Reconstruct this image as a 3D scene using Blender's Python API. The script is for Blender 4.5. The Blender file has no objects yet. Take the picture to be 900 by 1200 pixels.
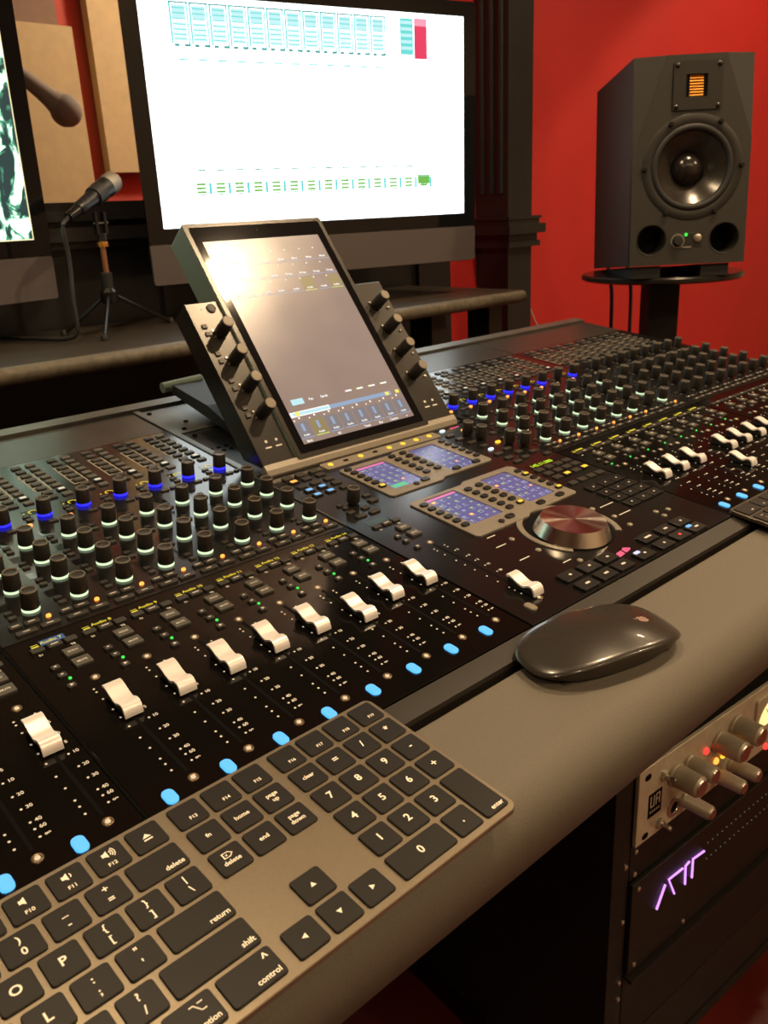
import bpy, math, random
from mathutils import Matrix, Vector
from mathutils.geometry import delaunay_2d_cdt
random.seed(7)
scene = bpy.context.scene
COL = scene.collection
pi = math.pi
cos, sin, rad = math.cos, math.sin, math.radians

# ------------------------------------------------------------------ camera
CW = (0.14027679762512235, -0.3301252732930806, 1.031222605765537)
RW = ((0.73485498, -0.67659713, -0.04695191), (-0.25956968, -0.2166116, -0.94111795), (0.62658738, 0.7037725, -0.33480221))
cam_data = bpy.data.cameras.new('camera')
cam = bpy.data.objects.new('camera', cam_data)
COL.objects.link(cam)
cam.matrix_world = Matrix(((RW[0][0], -RW[1][0], -RW[2][0], CW[0]), (RW[0][1], -RW[1][1], -RW[2][1], CW[1]),
                           (RW[0][2], -RW[1][2], -RW[2][2], CW[2]), (0, 0, 0, 1)))
cam_data.sensor_fit = 'VERTICAL'
cam_data.sensor_height = 36
cam_data.sensor_width = 27
cam_data.lens = 990.2 / 1200 * 36
cam_data.clip_start = 0.02
cam_data.dof.use_dof = True
cam_data.dof.focus_distance = 0.56
cam_data.dof.aperture_fstop = 22
scene.camera = cam

# ------------------------------------------------------------------ world and exposure
world = bpy.data.worlds.new('world')
scene.world = world
world.use_nodes = True
world.node_tree.nodes['Background'].inputs[0].default_value = (0.9, 0.75, 0.6, 1)
world.node_tree.nodes['Background'].inputs[1].default_value = 0.02
scene.view_settings.view_transform = 'Standard'
scene.view_settings.look = 'None'
scene.view_settings.gamma = 1
scene.view_settings.use_curve_mapping = False
scene.view_settings.exposure = 0.0
scene.cycles.use_denoising = True
scene.cycles.sample_clamp_indirect = 6
LAMP_COLOUR = (1.0, 0.71, 0.41)
# ceiling downlights: x, y, watts, cone degrees
LAMPS = [(1.56, -0.06, 72, 150), (0.35, 0.30, 50, 150), (-1.0, -0.9, 20, 150), (3.2, 0.51, 62, 95), (2.3, -1.7, 95, 150), (1.1, -2.1, 34, 150), (0.3, -1.6, 24, 150), (2.75, -0.05, 34, 150)]  # the last lamp is added to brighten the jog wheel highlights
BOOTH_LAMP = 75


# ------------------------------------------------------------------ materials
def lin(c):
    return tuple((v / 12.92 if v <= 0.04045 else ((v + 0.055) / 1.055) ** 2.4) for v in c)


def hexc(h):
    return lin(tuple(int(h[i:i + 2], 16) / 255 for i in (0, 2, 4)))


def mat(name, col, rough=0.5, metal=0.0, emit=None, strength=0.0, noise=0.0, scale=80.0, bump=0.0, coat=0.0, spec=0.5, rough_var=0.0, aniso=0.0):
    m = bpy.data.materials.new(name)
    m.use_nodes = True
    nt = m.node_tree
    b = nt.nodes['Principled BSDF']
    b.inputs['Base Color'].default_value = (*col, 1)
    b.inputs['Roughness'].default_value = rough
    b.inputs['Metallic'].default_value = metal
    b.inputs['Specular IOR Level'].default_value = spec
    if coat:
        b.inputs['Coat Weight'].default_value = coat
        b.inputs['Coat Roughness'].default_value = 0.04
    if emit:
        b.inputs['Emission Color'].default_value = (*emit, 1)
        b.inputs['Emission Strength'].default_value = strength
    if aniso:
        b.inputs['Anisotropic'].default_value = aniso
        tg = nt.nodes.new('ShaderNodeTangent')
        tg.direction_type = 'RADIAL'
        tg.axis = 'Z'
        nt.links.new(tg.outputs[0], b.inputs['Tangent'])
    if noise or bump or rough_var:
        tc = nt.nodes.new('ShaderNodeTexCoord')
        n = nt.nodes.new('ShaderNodeTexNoise')
        n.inputs['Scale'].default_value = scale
        n.inputs['Detail'].default_value = 5
        nt.links.new(tc.outputs['Object'], n.inputs['Vector'])
        if noise:
            r = nt.nodes.new('ShaderNodeValToRGB')
            r.color_ramp.elements[0].position = 0.3
            r.color_ramp.elements[1].position = 0.7
            r.color_ramp.elements[0].color = (*[c * (1 - noise) for c in col], 1)
            r.color_ramp.elements[1].color = (*[min(1, c * (1 + noise)) for c in col], 1)
            nt.links.new(n.outputs['Fac'], r.inputs['Fac'])
            nt.links.new(r.outputs['Color'], b.inputs['Base Color'])
        if rough_var:
            mr = nt.nodes.new('ShaderNodeMapRange')
            mr.inputs['To Min'].default_value = max(0.02, rough - rough_var)
            mr.inputs['To Max'].default_value = rough + rough_var
            nt.links.new(n.outputs['Fac'], mr.inputs['Value'])
            nt.links.new(mr.outputs['Result'], b.inputs['Roughness'])
        if bump:
            bp = nt.nodes.new('ShaderNodeBump')
            bp.inputs['Strength'].default_value = bump
            bp.inputs['Distance'].default_value = 0.0006
            nt.links.new(n.outputs['Fac'], bp.inputs['Height'])
            nt.links.new(bp.outputs['Normal'], b.inputs['Normal'])
    return m


def glow(name, col, strength, base=(0.02, 0.02, 0.02), rough=0.4):
    return mat(name, base, rough, emit=col, strength=strength)


def dusty(name, col, rough, scale=900.0, amount=0.72, dust=(0.20, 0.17, 0.13), spec=0.5):
    """black panel with fine dust specks"""
    m = mat(name, col, rough, spec=spec)
    nt = m.node_tree
    b = nt.nodes['Principled BSDF']
    tc = nt.nodes.new('ShaderNodeTexCoord')
    n = nt.nodes.new('ShaderNodeTexNoise')
    n.inputs['Scale'].default_value = scale
    n.inputs['Detail'].default_value = 2
    r = nt.nodes.new('ShaderNodeValToRGB')
    r.color_ramp.elements[0].position = amount
    r.color_ramp.elements[1].position = amount + 0.1
    r.color_ramp.elements[0].color = (*col, 1)
    r.color_ramp.elements[1].color = (*dust, 1)
    nt.links.new(tc.outputs['Object'], n.inputs['Vector'])
    nt.links.new(n.outputs['Fac'], r.inputs['Fac'])
    nt.links.new(r.outputs['Color'], b.inputs['Base Color'])
    n2 = nt.nodes.new('ShaderNodeTexNoise')
    n2.inputs['Scale'].default_value = 14
    n2.inputs['Detail'].default_value = 4
    mr = nt.nodes.new('ShaderNodeMapRange')
    mr.inputs['To Min'].default_value = max(0.02, rough * 0.75)
    mr.inputs['To Max'].default_value = rough * 1.3
    nt.links.new(tc.outputs['Object'], n2.inputs['Vector'])
    nt.links.new(n2.outputs['Fac'], mr.inputs['Value'])
    nt.links.new(mr.outputs['Result'], b.inputs['Roughness'])
    return m


M = {}
M['fader_panel'] = dusty('glossy black fader panel', (0.005, 0.0045, 0.004), 0.10, 1600, 0.74)
M['knob_panel'] = dusty('satin black knob panel', (0.008, 0.008, 0.008), 0.17, 1600, 0.74, spec=0.85)
M['window'] = mat('smoked display window', (0.006, 0.007, 0.008), 0.05)
M['slot'] = mat('black slot', (0.002, 0.002, 0.002), 0.8, spec=0.1)
M['key'] = mat('dark brown grey key', (0.030, 0.027, 0.023), 0.42)
M['key_light'] = mat('grey key', (0.07, 0.066, 0.056), 0.45)
M['key_black'] = mat('black key', (0.008, 0.008, 0.008), 0.35)
M['knob'] = mat('black rubber knob', (0.018, 0.015, 0.012), 0.42, bump=0.15, scale=400)
M['silver'] = mat('brushed aluminium cap', (0.92, 0.90, 0.90), 0.30, 0.30)
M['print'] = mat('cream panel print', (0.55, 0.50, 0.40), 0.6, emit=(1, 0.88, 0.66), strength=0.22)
M['cream'] = mat('cream outline print', (0.30, 0.27, 0.20), 0.6)
M['bezel_ring'] = mat('dark brass bezel', (0.20, 0.14, 0.08), 0.35, 0.7)
M['knob_rim'] = mat('worn knob rim', (0.085, 0.072, 0.052), 0.45)
M['led_off'] = mat('unlit light', (0.25, 0.22, 0.17), 0.35)
M['led_white'] = glow('warm white light', (1.0, 0.74, 0.42), 0.85)
M['led_blue'] = glow('sky blue lit button', (0.10, 0.50, 1.0), 1.25)
M['led_deep'] = glow('deep blue light', (0.015, 0.015, 1.0), 2.2)
M['led_mint'] = glow('mint light', (0.80, 1.0, 0.62), 1.05)
M['led_orange'] = glow('orange light', (1.0, 0.27, 0.04), 2.6)
M['led_amber'] = glow('amber light', (1.0, 0.55, 0.03), 1.5)
M['led_green'] = glow('green light', (0.05, 1.0, 0.10), 1.0)
M['led_red'] = glow('red light', (1.0, 0.03, 0.02), 2.5)
M['led_ice'] = glow('ice white light', (0.75, 0.95, 1.0), 1.3)
M['led_key_blue'] = glow('lit blue key', (0.20, 0.55, 1.0), 1.0)
M['led_violet'] = glow('violet white light', (0.62, 0.62, 1.0), 1.3)
M['yellow_text'] = glow('yellow screen text', (0.95, 0.72, 0.03), 0.85)
M['blue_field'] = glow('blue screen field', (0.02, 0.12, 0.32), 0.6)
M['green_text'] = glow('lime readout text', (0.62, 1.0, 0.02), 1.0)
M['pink'] = mat('pink emblem print', (0.62, 0.10, 0.36), 0.5)
M['taupe'] = mat('satin taupe frame', (0.26, 0.235, 0.195), 0.42, 0.25, noise=0.08, scale=300)
M['chassis'] = mat('dark console metal', (0.02, 0.019, 0.018), 0.45, noise=0.2, scale=120)
M['smooth_dark'] = mat('smooth dark painted panel', (0.030, 0.028, 0.025), 0.30, noise=0.12, scale=20)
M['trim'] = mat('brown grey trim', (0.018, 0.015, 0.012), 0.38, noise=0.1, scale=60, spec=0.35)
M['rail'] = mat('grey metal rail', (0.16, 0.16, 0.145), 0.40, 0.7, noise=0.15, scale=40)
M['pad'] = mat('grey leather armrest', (0.128, 0.113, 0.088), 0.62, bump=0.35, scale=700, noise=0.06)
M['deck'] = mat('space grey aluminium', (0.30, 0.255, 0.19), 0.36, 0.75, noise=0.04, scale=500)
M['deck_dark'] = mat('black aluminium', (0.10, 0.085, 0.07), 0.4, 0.7)
M['kbd_key'] = mat('black keyboard key', (0.009, 0.0075, 0.006), 0.46, spec=0.35, rough_var=0.05, scale=60)
M['legend'] = mat('cream key legend', (0.80, 0.68, 0.50), 0.5, emit=(1, 0.85, 0.6), strength=0.32)  # printed legends carry a faint glow to look brighter
M['glass_black'] = mat('black glass', (0.006, 0.006, 0.007), 0.06)
M['screen_white'] = glow('overexposed white screen', (0.92, 1.0, 0.99), 3.2)
M['scr_cyan'] = glow('cyan screen block', (0.13, 0.72, 0.70), 1.0)
M['scr_teal'] = glow('teal screen block', (0.06, 0.42, 0.42), 0.8)
M['scr_pale'] = glow('pale cyan screen block', (0.55, 0.92, 0.95), 1.0)
M['scr_haze'] = glow('very pale cyan screen block', (0.72, 1.0, 1.0), 1.2)
M['scr_red'] = glow('crimson screen block', (0.80, 0.035, 0.12), 1.0)
M['scr_pink'] = glow('pink screen block', (0.95, 0.35, 0.50), 1.0)
M['scr_green'] = glow('green screen block', (0.20, 0.62, 0.10), 0.8)
M['scr_cream'] = glow('cream screen edge', (1.0, 0.9, 0.5), 1.2)
M['imac'] = mat('dark grey monitor chin', (0.15, 0.135, 0.14), 0.42, 0.5)
M['imac_dark'] = mat('black monitor case', (0.012, 0.012, 0.014), 0.35)
M['display_body'] = mat('satin black display housing', (0.022, 0.019, 0.016), 0.27, 0.2)
M['display_side'] = mat('grey side with green monitor spill', (0.17, 0.23, 0.20), 0.5)  # grey metal; the left monitor's greenish spill is put into the colour
M['steel'] = mat('steel', (0.55, 0.52, 0.47), 0.3, 1.0)
M['preamp_knob'] = mat('grey champagne knob', (0.40, 0.35, 0.27), 0.40, 0.3)
M['preamp'] = mat('champagne preamp plate', (0.52, 0.46, 0.35), 0.42, 0.3, noise=0.08, scale=60)
M['rack_black'] = mat('black rack panel', (0.010, 0.009, 0.008), 0.5, noise=0.2, scale=30, spec=0.25)
M['rack_brown'] = mat('dark umber rack panel', (0.011, 0.009, 0.0065), 0.48, noise=0.15, scale=30, spec=0.28)
M['wood_dark'] = mat('near black painted wood', (0.010, 0.010, 0.011), 0.42, noise=0.2, scale=18)
M['shelf'] = mat('dark brown desk top', (0.030, 0.024, 0.018), 0.42, noise=0.25, scale=30, bump=0.1)
M['shelf_edge'] = mat('worn grey brown edge', (0.10, 0.085, 0.060), 0.55, noise=0.35, scale=90, bump=0.3)
M['red_wall'] = mat('red wall paint', (0.42, 0.013, 0.012), 0.62, noise=0.05, scale=8, bump=0.05)
M['side_wall'] = mat('warm grey beige wall', (0.42, 0.35, 0.27), 0.8, noise=0.05, scale=8)
M['booth_red'] = mat('red paint paled by haze', (0.48, 0.085, 0.06), 0.7)  # haze and booth light over the red are put into this paler colour
M['tan'] = mat('tan acoustic cloth', (0.62, 0.58, 0.33), 0.9, noise=0.06, scale=30)
M['grey_cloth'] = mat('grey brown cloth', (0.26, 0.20, 0.15), 0.9, noise=0.06, scale=30)
M['floor'] = mat('dark red floor', (0.10, 0.012, 0.007), 0.30, noise=0.35, scale=6)
M['ceiling'] = mat('off white ceiling', (0.35, 0.30, 0.25), 0.9)
M['spk'] = mat('textured dark speaker vinyl', (0.023, 0.022, 0.019), 0.50, bump=0.5, scale=900, noise=0.1)
M['spk_plate'] = mat('dark speaker plate', (0.013, 0.012, 0.010), 0.45)
M['rubber'] = mat('black rubber', (0.012, 0.012, 0.012), 0.55)
M['cone'] = mat('dark woven cone', (0.026, 0.022, 0.018), 0.24, bump=0.2, scale=250)
M['dome'] = mat('black dust cap', (0.015, 0.013, 0.012), 0.22)
M['gold'] = mat('gold ribbon foil', (0.62, 0.30, 0.06), 0.35, 1.0)
M['foam'] = mat('black foam', (0.010, 0.010, 0.010), 0.9, bump=0.5, scale=500)
M['gloss_black'] = mat('gloss black metal', (0.010, 0.009, 0.008), 0.22)
M['mouse_top'] = mat('glossy black mouse shell', (0.034, 0.030, 0.025), 0.24, coat=0.35)
M['copper'] = mat('copper rod', (0.60, 0.28, 0.16), 0.35, 0.9)
M['brass'] = mat('orange brass ring', (0.9, 0.42, 0.08), 0.3, 0.9)
M['mesh_grey'] = mat('silver mic grille', (0.36, 0.34, 0.30), 0.45, 0.8, bump=1.0, scale=1500)
M['pop'] = mat('grey foam microphone head', (0.32, 0.30, 0.27), 0.8)
M['cable_pale'] = mat('pale cable', (0.45, 0.38, 0.32), 0.6)
M['vu'] = glow('lit cream meter face', (1.0, 0.62, 0.22), 1.6, base=(0.6, 0.5, 0.3))
M['purple'] = glow('violet neon line', (0.70, 0.30, 1.0), 1.5)
M['lamp_disc'] = glow('lamp disc', LAMP_COLOUR, 140.0)
M['white_plate'] = mat('white lamp trim', (0.7, 0.66, 0.6), 0.5)
M['dim_teal'] = mat('unlit oled strip', (0.03, 0.055, 0.06), 0.12)
M['chrome'] = mat('radially turned aluminium', (0.93, 0.90, 0.86), 0.18, 1.0, aniso=0.92)
glass = bpy.data.materials.new('clear glass')
glass.use_nodes = True
_b = glass.node_tree.nodes['Principled BSDF']
_b.inputs['Transmission Weight'].default_value = 1.0
_b.inputs['Roughness'].default_value = 0.0
_b.inputs['IOR'].default_value = 1.02
_b.inputs['Base Color'].default_value = (0.95, 0.97, 0.96, 1)
M['glass'] = glass
SILVER = M['silver']

# display picture with room reflection: grey app background, warm room reflection put into its glow, smudged glass
M['lcd'] = mat('display picture with room reflection', (0.03, 0.028, 0.026), 0.23, emit=(0.50, 0.35, 0.29), strength=0.55, rough_var=0.07, scale=22, spec=0.5)
M['lcd_small'] = mat('violet key display', (0.02, 0.02, 0.03), 0.2, emit=(0.16, 0.15, 0.36), strength=0.75)
M['led_key_white'] = glow('lit cream key', (1.0, 0.88, 0.62), 0.75)
M['knob_top'] = mat('tan knob top', (0.20, 0.165, 0.12), 0.4)
M['ui_white'] = glow('white app text', (1.0, 1.0, 1.0), 1.0)
M['ui_blue'] = glow('blue app line', (0.22, 0.36, 0.58), 0.9)
M['ui_cyan'] = glow('cyan app button', (0.42, 0.75, 0.85), 1.0)
M['ui_tile'] = glow('slate app tile', (0.15, 0.15, 0.19), 0.9)
M['ui_olive'] = glow('olive app tile', (0.24, 0.19, 0.07), 0.85)
M['ui_yellow'] = glow('yellow app mark', (0.95, 0.80, 0.10), 1.0)
M['ui_lime'] = glow('lime app mark', (0.55, 0.75, 0.10), 1.0)
M['ui_dots'] = glow('pale green key display icon', (0.52, 0.62, 0.38), 0.7)
M['ui_pink'] = glow('pink key display bar', (0.95, 0.20, 0.45), 0.9)
M['ui_green'] = glow('green key display mark', (0.10, 0.75, 0.35), 0.8)
M['ui_lilac'] = glow('lilac key display text', (0.45, 0.45, 0.70), 0.7)

# ------------------------------------------------------------------ geometry helpers (millimetres in, metres stored)
MM = 0.001


def new_mesh(name, verts, faces, mats, idx=None, smooth=False):
    me = bpy.data.meshes.new(name)
    me.from_pydata([(x * MM, y * MM, z * MM) for x, y, z in verts], [], faces)
    for m in (mats if isinstance(mats, (list, tuple)) else [mats]):
        me.materials.append(m)
    if idx:
        me.polygons.foreach_set('material_index', idx)
    if smooth:
        me.polygons.foreach_set('use_smooth', [True] * len(me.polygons))
        if smooth == 'auto':
            me.set_sharp_from_angle(angle=rad(38))
    me.update()
    return me


class MB:
    """collects verts and faces of one mesh"""
    def __init__(s):
        s.v, s.f, s.i, s.mats = [], [], [], []

    def add(s, geo, m=None, at=(0, 0, 0), T=None):
        v, f = geo
        o = len(s.v)
        if T is not None:
            s.v += [tuple(T @ Vector(p)) for p in v]
        else:
            s.v += [(x + at[0], y + at[1], z + at[2]) for x, y, z in v]
        s.f += [[a + o for a in q] for q in f]
        if m is not None and m not in s.mats:
            s.mats.append(m)
        s.i += [s.mats.index(m) if m is not None else 0] * len(f)
        return s

    def mesh(s, name, mats=None, smooth=False):
        return new_mesh(name, s.v, s.f, mats if mats is not None else s.mats, s.i if mats is None else None, smooth)


def loft(loops, cap0=True, cap1=True, closed=True):
    n = len(loops[0])
    v = [p for l in loops for p in l]
    f = []
    for k in range(len(loops) - 1):
        a, b = k * n, (k + 1) * n
        for i in range(n if closed else n - 1):
            j = (i + 1) % n
            f.append([a + i, a + j, b + j, b + i])
    if cap0:
        f.append(list(range(n))[::-1])
    if cap1:
        f.append([(len(loops) - 1) * n + i for i in range(n)])
    return v, f


def rrect(w, d, r, n=3, cx=0, cy=0):
    r = max(0.01, min(r, w / 2 - 0.01, d / 2 - 0.01))
    out = []
    for sx, sy, a0 in ((1, -1, -90), (1, 1, 0), (-1, 1, 90), (-1, -1, 180)):
        for k in range(n + 1):
            a = rad(a0 + 90 * k / n)
            out.append((cx + sx * (w / 2 - r) + r * cos(a), cy + sy * (d / 2 - r) + r * sin(a)))
    return out


def pad(w, d, z0, z1, r=1, ch=0.4, n=3, cx=0, cy=0):
    """rounded-corner block with a chamfered top"""
    a = rrect(w, d, r, n, cx, cy)
    b = rrect(w - 2 * ch, d - 2 * ch, max(0.02, r - ch), n, cx, cy)
    return loft([[(x, y, z0) for x, y in a], [(x, y, z1 - ch) for x, y in a], [(x, y, z1) for x, y in b]])


def box(w, d, h, x=0, y=0, z=0):
    """centred in x,y; z is the bottom"""
    a = [(-w / 2 + x, -d / 2 + y), (w / 2 + x, -d / 2 + y), (w / 2 + x, d / 2 + y), (-w / 2 + x, d / 2 + y)]
    return loft([[(p, q, z) for p, q in a], [(p, q, z + h) for p, q in a]])


def box2(x0, y0, z0, x1, y1, z1):
    return box(x1 - x0, y1 - y0, z1 - z0, (x0 + x1) / 2, (y0 + y1) / 2, z0)


def prism(poly, z0, z1):
    return loft([[(x, y, z0) for x, y in poly], [(x, y, z1) for x, y in poly]])


def circle(r, n=24, cx=0, cy=0):
    return [(cx + r * cos(2 * pi * k / n), cy + r * sin(2 * pi * k / n)) for k in range(n)]


def lathe(prof, n=24, cap0=True, cap1=True):
    """prof: (radius, z) from bottom to top"""
    return loft([[(r * cos(2 * pi * k / n), r * sin(2 * pi * k / n), z) for k in range(n)] for r, z in prof], cap0, cap1)


def tube(pts, r, n=8):
    pts = [Vector(p) for p in pts]
    rs = r if isinstance(r, (list, tuple)) else [r] * len(pts)
    loops = []
    up = Vector((0, 0, 1))
    for k, p in enumerate(pts):
        t = (pts[min(k + 1, len(pts) - 1)] - pts[max(k - 1, 0)]).normalized()
        a = t.cross(up if abs(t.z) < 0.95 else Vector((1, 0, 0))).normalized()
        b = a.cross(t).normalized()
        loops.append([tuple(p + rs[k] * (a * cos(2 * pi * i / n) + b * -sin(2 * pi * i / n))) for i in range(n)])
    return loft([l[::-1] for l in loops])


def smooth_path(pts, n=8):
    """Catmull-Rom through the points"""
    P = [Vector(p) for p in pts]
    P = [P[0] * 2 - P[1]] + P + [P[-1] * 2 - P[-2]]
    out = []
    for k in range(1, len(P) - 2):
        for i in range(n):
            t = i / n
            a, b, c, d = P[k - 1:k + 3]
            out.append(0.5 * ((2 * b) + (c - a) * t + (2 * a - 5 * b + 4 * c - d) * t * t + (3 * b - a - 3 * c + d) * t ** 3))
    out.append(P[-2])
    return out


def inside(p, poly):
    c = False
    x, y = p
    for i in range(len(poly)):
        (x1, y1), (x2, y2) = poly[i], poly[i - 1]
        if (y1 > y) != (y2 > y) and x < (x2 - x1) * (y - y1) / (y2 - y1) + x1:
            c = not c
    return c


def holeplate(outer, holes, z0, z1):
    vs, es = [], []
    for loop in [outer] + holes:
        o = len(vs)
        vs += [Vector(p) for p in loop]
        es += [(o + i, o + (i + 1) % len(loop)) for i in range(len(loop))]
    r = delaunay_2d_cdt(vs, es, [], 0, 1e-6)
    tv, tf = r[0], r[2]
    keep = []
    for f in tf:
        c = sum((tv[i] for i in f), Vector((0, 0))) / len(f)
        if inside(c, outer) and not any(inside(c, h) for h in holes):
            keep.append(list(f))
    n = len(tv)
    v = [(p.x, p.y, z1) for p in tv] + [(p.x, p.y, z0) for p in tv]
    f = keep + [[i + n for i in q[::-1]] for q in keep]
    ed = {}
    for q in keep:
        for i in range(len(q)):
            ed[(q[i], q[(i + 1) % len(q)])] = 1
    for a, b in list(ed):
        if (b, a) not in ed:
            f.append([b, a, a + n, b + n])
    return v, f


_tx = {}


def text(s, size, align='CENTER'):
    """flat letters in the xy plane"""
    k = (s, align)
    if k not in _tx:
        cu = bpy.data.curves.new('lettering', 'FONT')
        cu.body = s
        cu.size = 1
        cu.align_x = align
        cu.align_y = 'CENTER'
        cu.resolution_u = 3
        cu.offset = 0.022
        ob = bpy.data.objects.new('lettering', cu)
        me = bpy.data.meshes.new_from_object(ob)
        _tx[k] = ([tuple(v.co) for v in me.vertices], [list(p.vertices) for p in me.polygons])
        bpy.data.objects.remove(ob)
        bpy.data.meshes.remove(me)
        bpy.data.curves.remove(cu)
    v, f = _tx[k]
    return [(x * size, y * size, 0) for x, y, z in v], f


# ------------------------------------------------------------------ object helpers
def thing(name, label, cat, M4, group=None):
    o = bpy.data.objects.new(name, None)
    o.empty_display_size = 0.02
    COL.objects.link(o)
    o.matrix_world = M4
    o['label'] = label
    o['category'] = cat
    if group:
        o['group'] = group
    return o


def part(name, me, parent, loc=(0, 0, 0), rot=None, kind=None, label=None):
    o = bpy.data.objects.new(name, me)
    COL.objects.link(o)
    o.parent = parent
    o.location = (loc[0] * MM, loc[1] * MM, loc[2] * MM)
    if rot is not None:
        o.rotation_euler = rot
    if kind:
        o['kind'] = kind
    if label:
        o['label'] = label
    return o


def single(name, me, label, cat, M4=Matrix(), group=None):
    o = bpy.data.objects.new(name, me)
    COL.objects.link(o)
    o.matrix_world = M4
    o['label'] = label
    o['category'] = cat
    if group:
        o['group'] = group
    return o


def struct(name, me, M4=Matrix()):
    o = bpy.data.objects.new(name, me)
    COL.objects.link(o)
    o.matrix_world = M4
    o['kind'] = 'structure'
    return o


_cache = {}


def C(key, fn, m, smooth=False):
    """shared mesh data for alike pieces"""
    k = (key, m.name)
    if k not in _cache:
        v, f = fn()
        _cache[k] = new_mesh(key if isinstance(key, str) else str(key[0]), v, f, m, None, smooth)
    return _cache[k]


def key_mesh(w, d, h, m, r=0.8, ch=0.35):
    return C(('key', w, d, h, r, ch), lambda: pad(w, d, 0, h, r, ch, 2), m)


def flat_mesh(w, d, h, m):
    return C(('plate', w, d, h), lambda: box(w, d, h), m)


TILT = rad(7.3)
H0 = 0.76
MC = Matrix.Translation((0, 0, H0)) @ Matrix.Rotation(TILT, 4, 'X')      # the sloped console surface


def on_console(u, v, w=0, rz=0):
    return MC @ Matrix.Translation((u * MM, v * MM, w * MM)) @ Matrix.Rotation(rz, 4, 'Z')


# ------------------------------------------------------------------ room shell
RX0, RX1, RY0, RY1, RH = -2300, 4300, -2700, 1210, 2450


def wall_box(x0, y0, z0, x1, y1, z1, m):
    return new_mesh('wall', *box2(x0, y0, z0, x1, y1, z1), m)


struct('floor', wall_box(RX0, RY0, -60, RX1, 3000, 0, M['floor']))
struct('ceiling', wall_box(RX0, RY0, RH, RX1, 3000, RH + 60, M['ceiling']))
struct('wall_left', wall_box(RX0 - 80, RY0, 0, RX0, 3000, RH, M['side_wall']))
struct('wall_right', wall_box(RX1, RY0, 0, RX1 + 80, 3000, RH, M['side_wall']))
struct('wall_rear', wall_box(RX0, RY0 - 80, 0, RX1, RY0, RH, M['side_wall']))
WX0, WX1, WZ0, WZ1 = -1000, 1560, 1070, 2080                           # control-room window opening
mb = MB()
mb.add(box2(RX0, RY1, 0, WX0, RY1 + 90, RH)).add(box2(WX1, RY1, 0, RX1, RY1 + 90, RH))
mb.add(box2(WX0, RY1, 0, WX1, RY1 + 90, WZ0)).add(box2(WX0, RY1, WZ1, WX1, RY1 + 90, RH))
struct('wall_front', mb.mesh('wall_front', M['red_wall']))
struct('wall_back', wall_box(RX0, 2920, 0, RX1, 3000, RH, M['red_wall']))

# window between control room and booth
win = bpy.data.objects.new('window_1', None)
COL.objects.link(win)
win['kind'] = 'structure'
fr = MB()
FY0, FY1 = 1130, 1300
for x0, x1, z0, z1 in ((WX0 - 110, WX0, 980, WZ1 + 100), (WX1, WX1 + 110, 980, WZ1 + 100), (WX0, WX1, WZ1, WZ1 + 100), (WX0, WX1, 1000, WZ0)):
    fr.add(box2(x0, FY0, z0, x1, FY1, z1))
part('window_frame', fr.mesh('window_frame', M['wood_dark']), win)
sl = MB()
for y0, z0, z1 in ((1112, 1040, 1056), (1098, 1008, 1030), (1112, 996, 1008)):
    sl.add(box2(WX0 - 120, y0, z0, WX1 + 120, FY0 + 2, z1))
part('window_sill', sl.mesh('window_sill', M['wood_dark']), win)
part('window_pane', new_mesh('window_pane', *box2(WX0, 1225, WZ0, WX1, 1231, WZ1), M['glass']), win)
# dark panelling under the window
tr = bpy.data.objects.new('trim_1', None)
COL.objects.link(tr)
tr['kind'] = 'structure'
part('panel', new_mesh('panel', *box2(WX0 - 110, 1135, 0, 1700, 1209, 996), M['wood_dark']), tr)
for k in range(5):
    part('panel_batten', C('batten', lambda: box2(0, 1122, 0, 60, 1135, 980), M['wood_dark']), tr, (WX0 - 60 + k * 660, 0, 0))

# black pillar on the red wall
pil = bpy.data.objects.new('trim_2', None)
COL.objects.link(pil)
pil['kind'] = 'structure'
part('shaft', new_mesh('shaft', *box2(1878, 1102, 0, 1972, 1209, RH), M['wood_dark']), pil)
for k in range(3):
    part('flute', C('flute', lambda: tube([(0, 0, 1060), (0, 0, 2400)], 7, 8), M['wood_dark']), pil, (1878, 1125 + k * 30, 0))
for nm, e, z0, z1 in (('cornice', 26, 962, 985), ('cornice', 14, 985, 997), ('cornice', 18, 997, 1004), ('cornice', 10, 944, 962), ('cornice', 16, 930, 944)):
    part(nm, new_mesh('cornice', *box2(1878 - e, 1102 - e, z0, 1972 + e, 1208, z1), M['wood_dark']), pil)

# booth behind the window
single('acoustic_panel', new_mesh('acoustic_panel', *box2(760, 2370, 0, 1402, 2420, 1590), M['tan']),
       'tall tan acoustic panel with flat top edge standing behind the window', 'panel')
single('acoustic_panel', new_mesh('acoustic_panel', *box2(1474, 2400, 1190, 2000, 2440, 2350), M['tan']),
       'tan wall panel hung higher up, right of a red stripe in the booth', 'panel', group='booth panels')
single('acoustic_panel', new_mesh('acoustic_panel', *box2(700, 2424, 1596, 1385, 2446, 2350), M['grey_cloth']),
       'grey brown panel above the tall tan panel in the booth', 'panel')
struct('wall_booth', wall_box(600, 2450, 0, 2200, 2510, RH, M['booth_red']))

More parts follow.
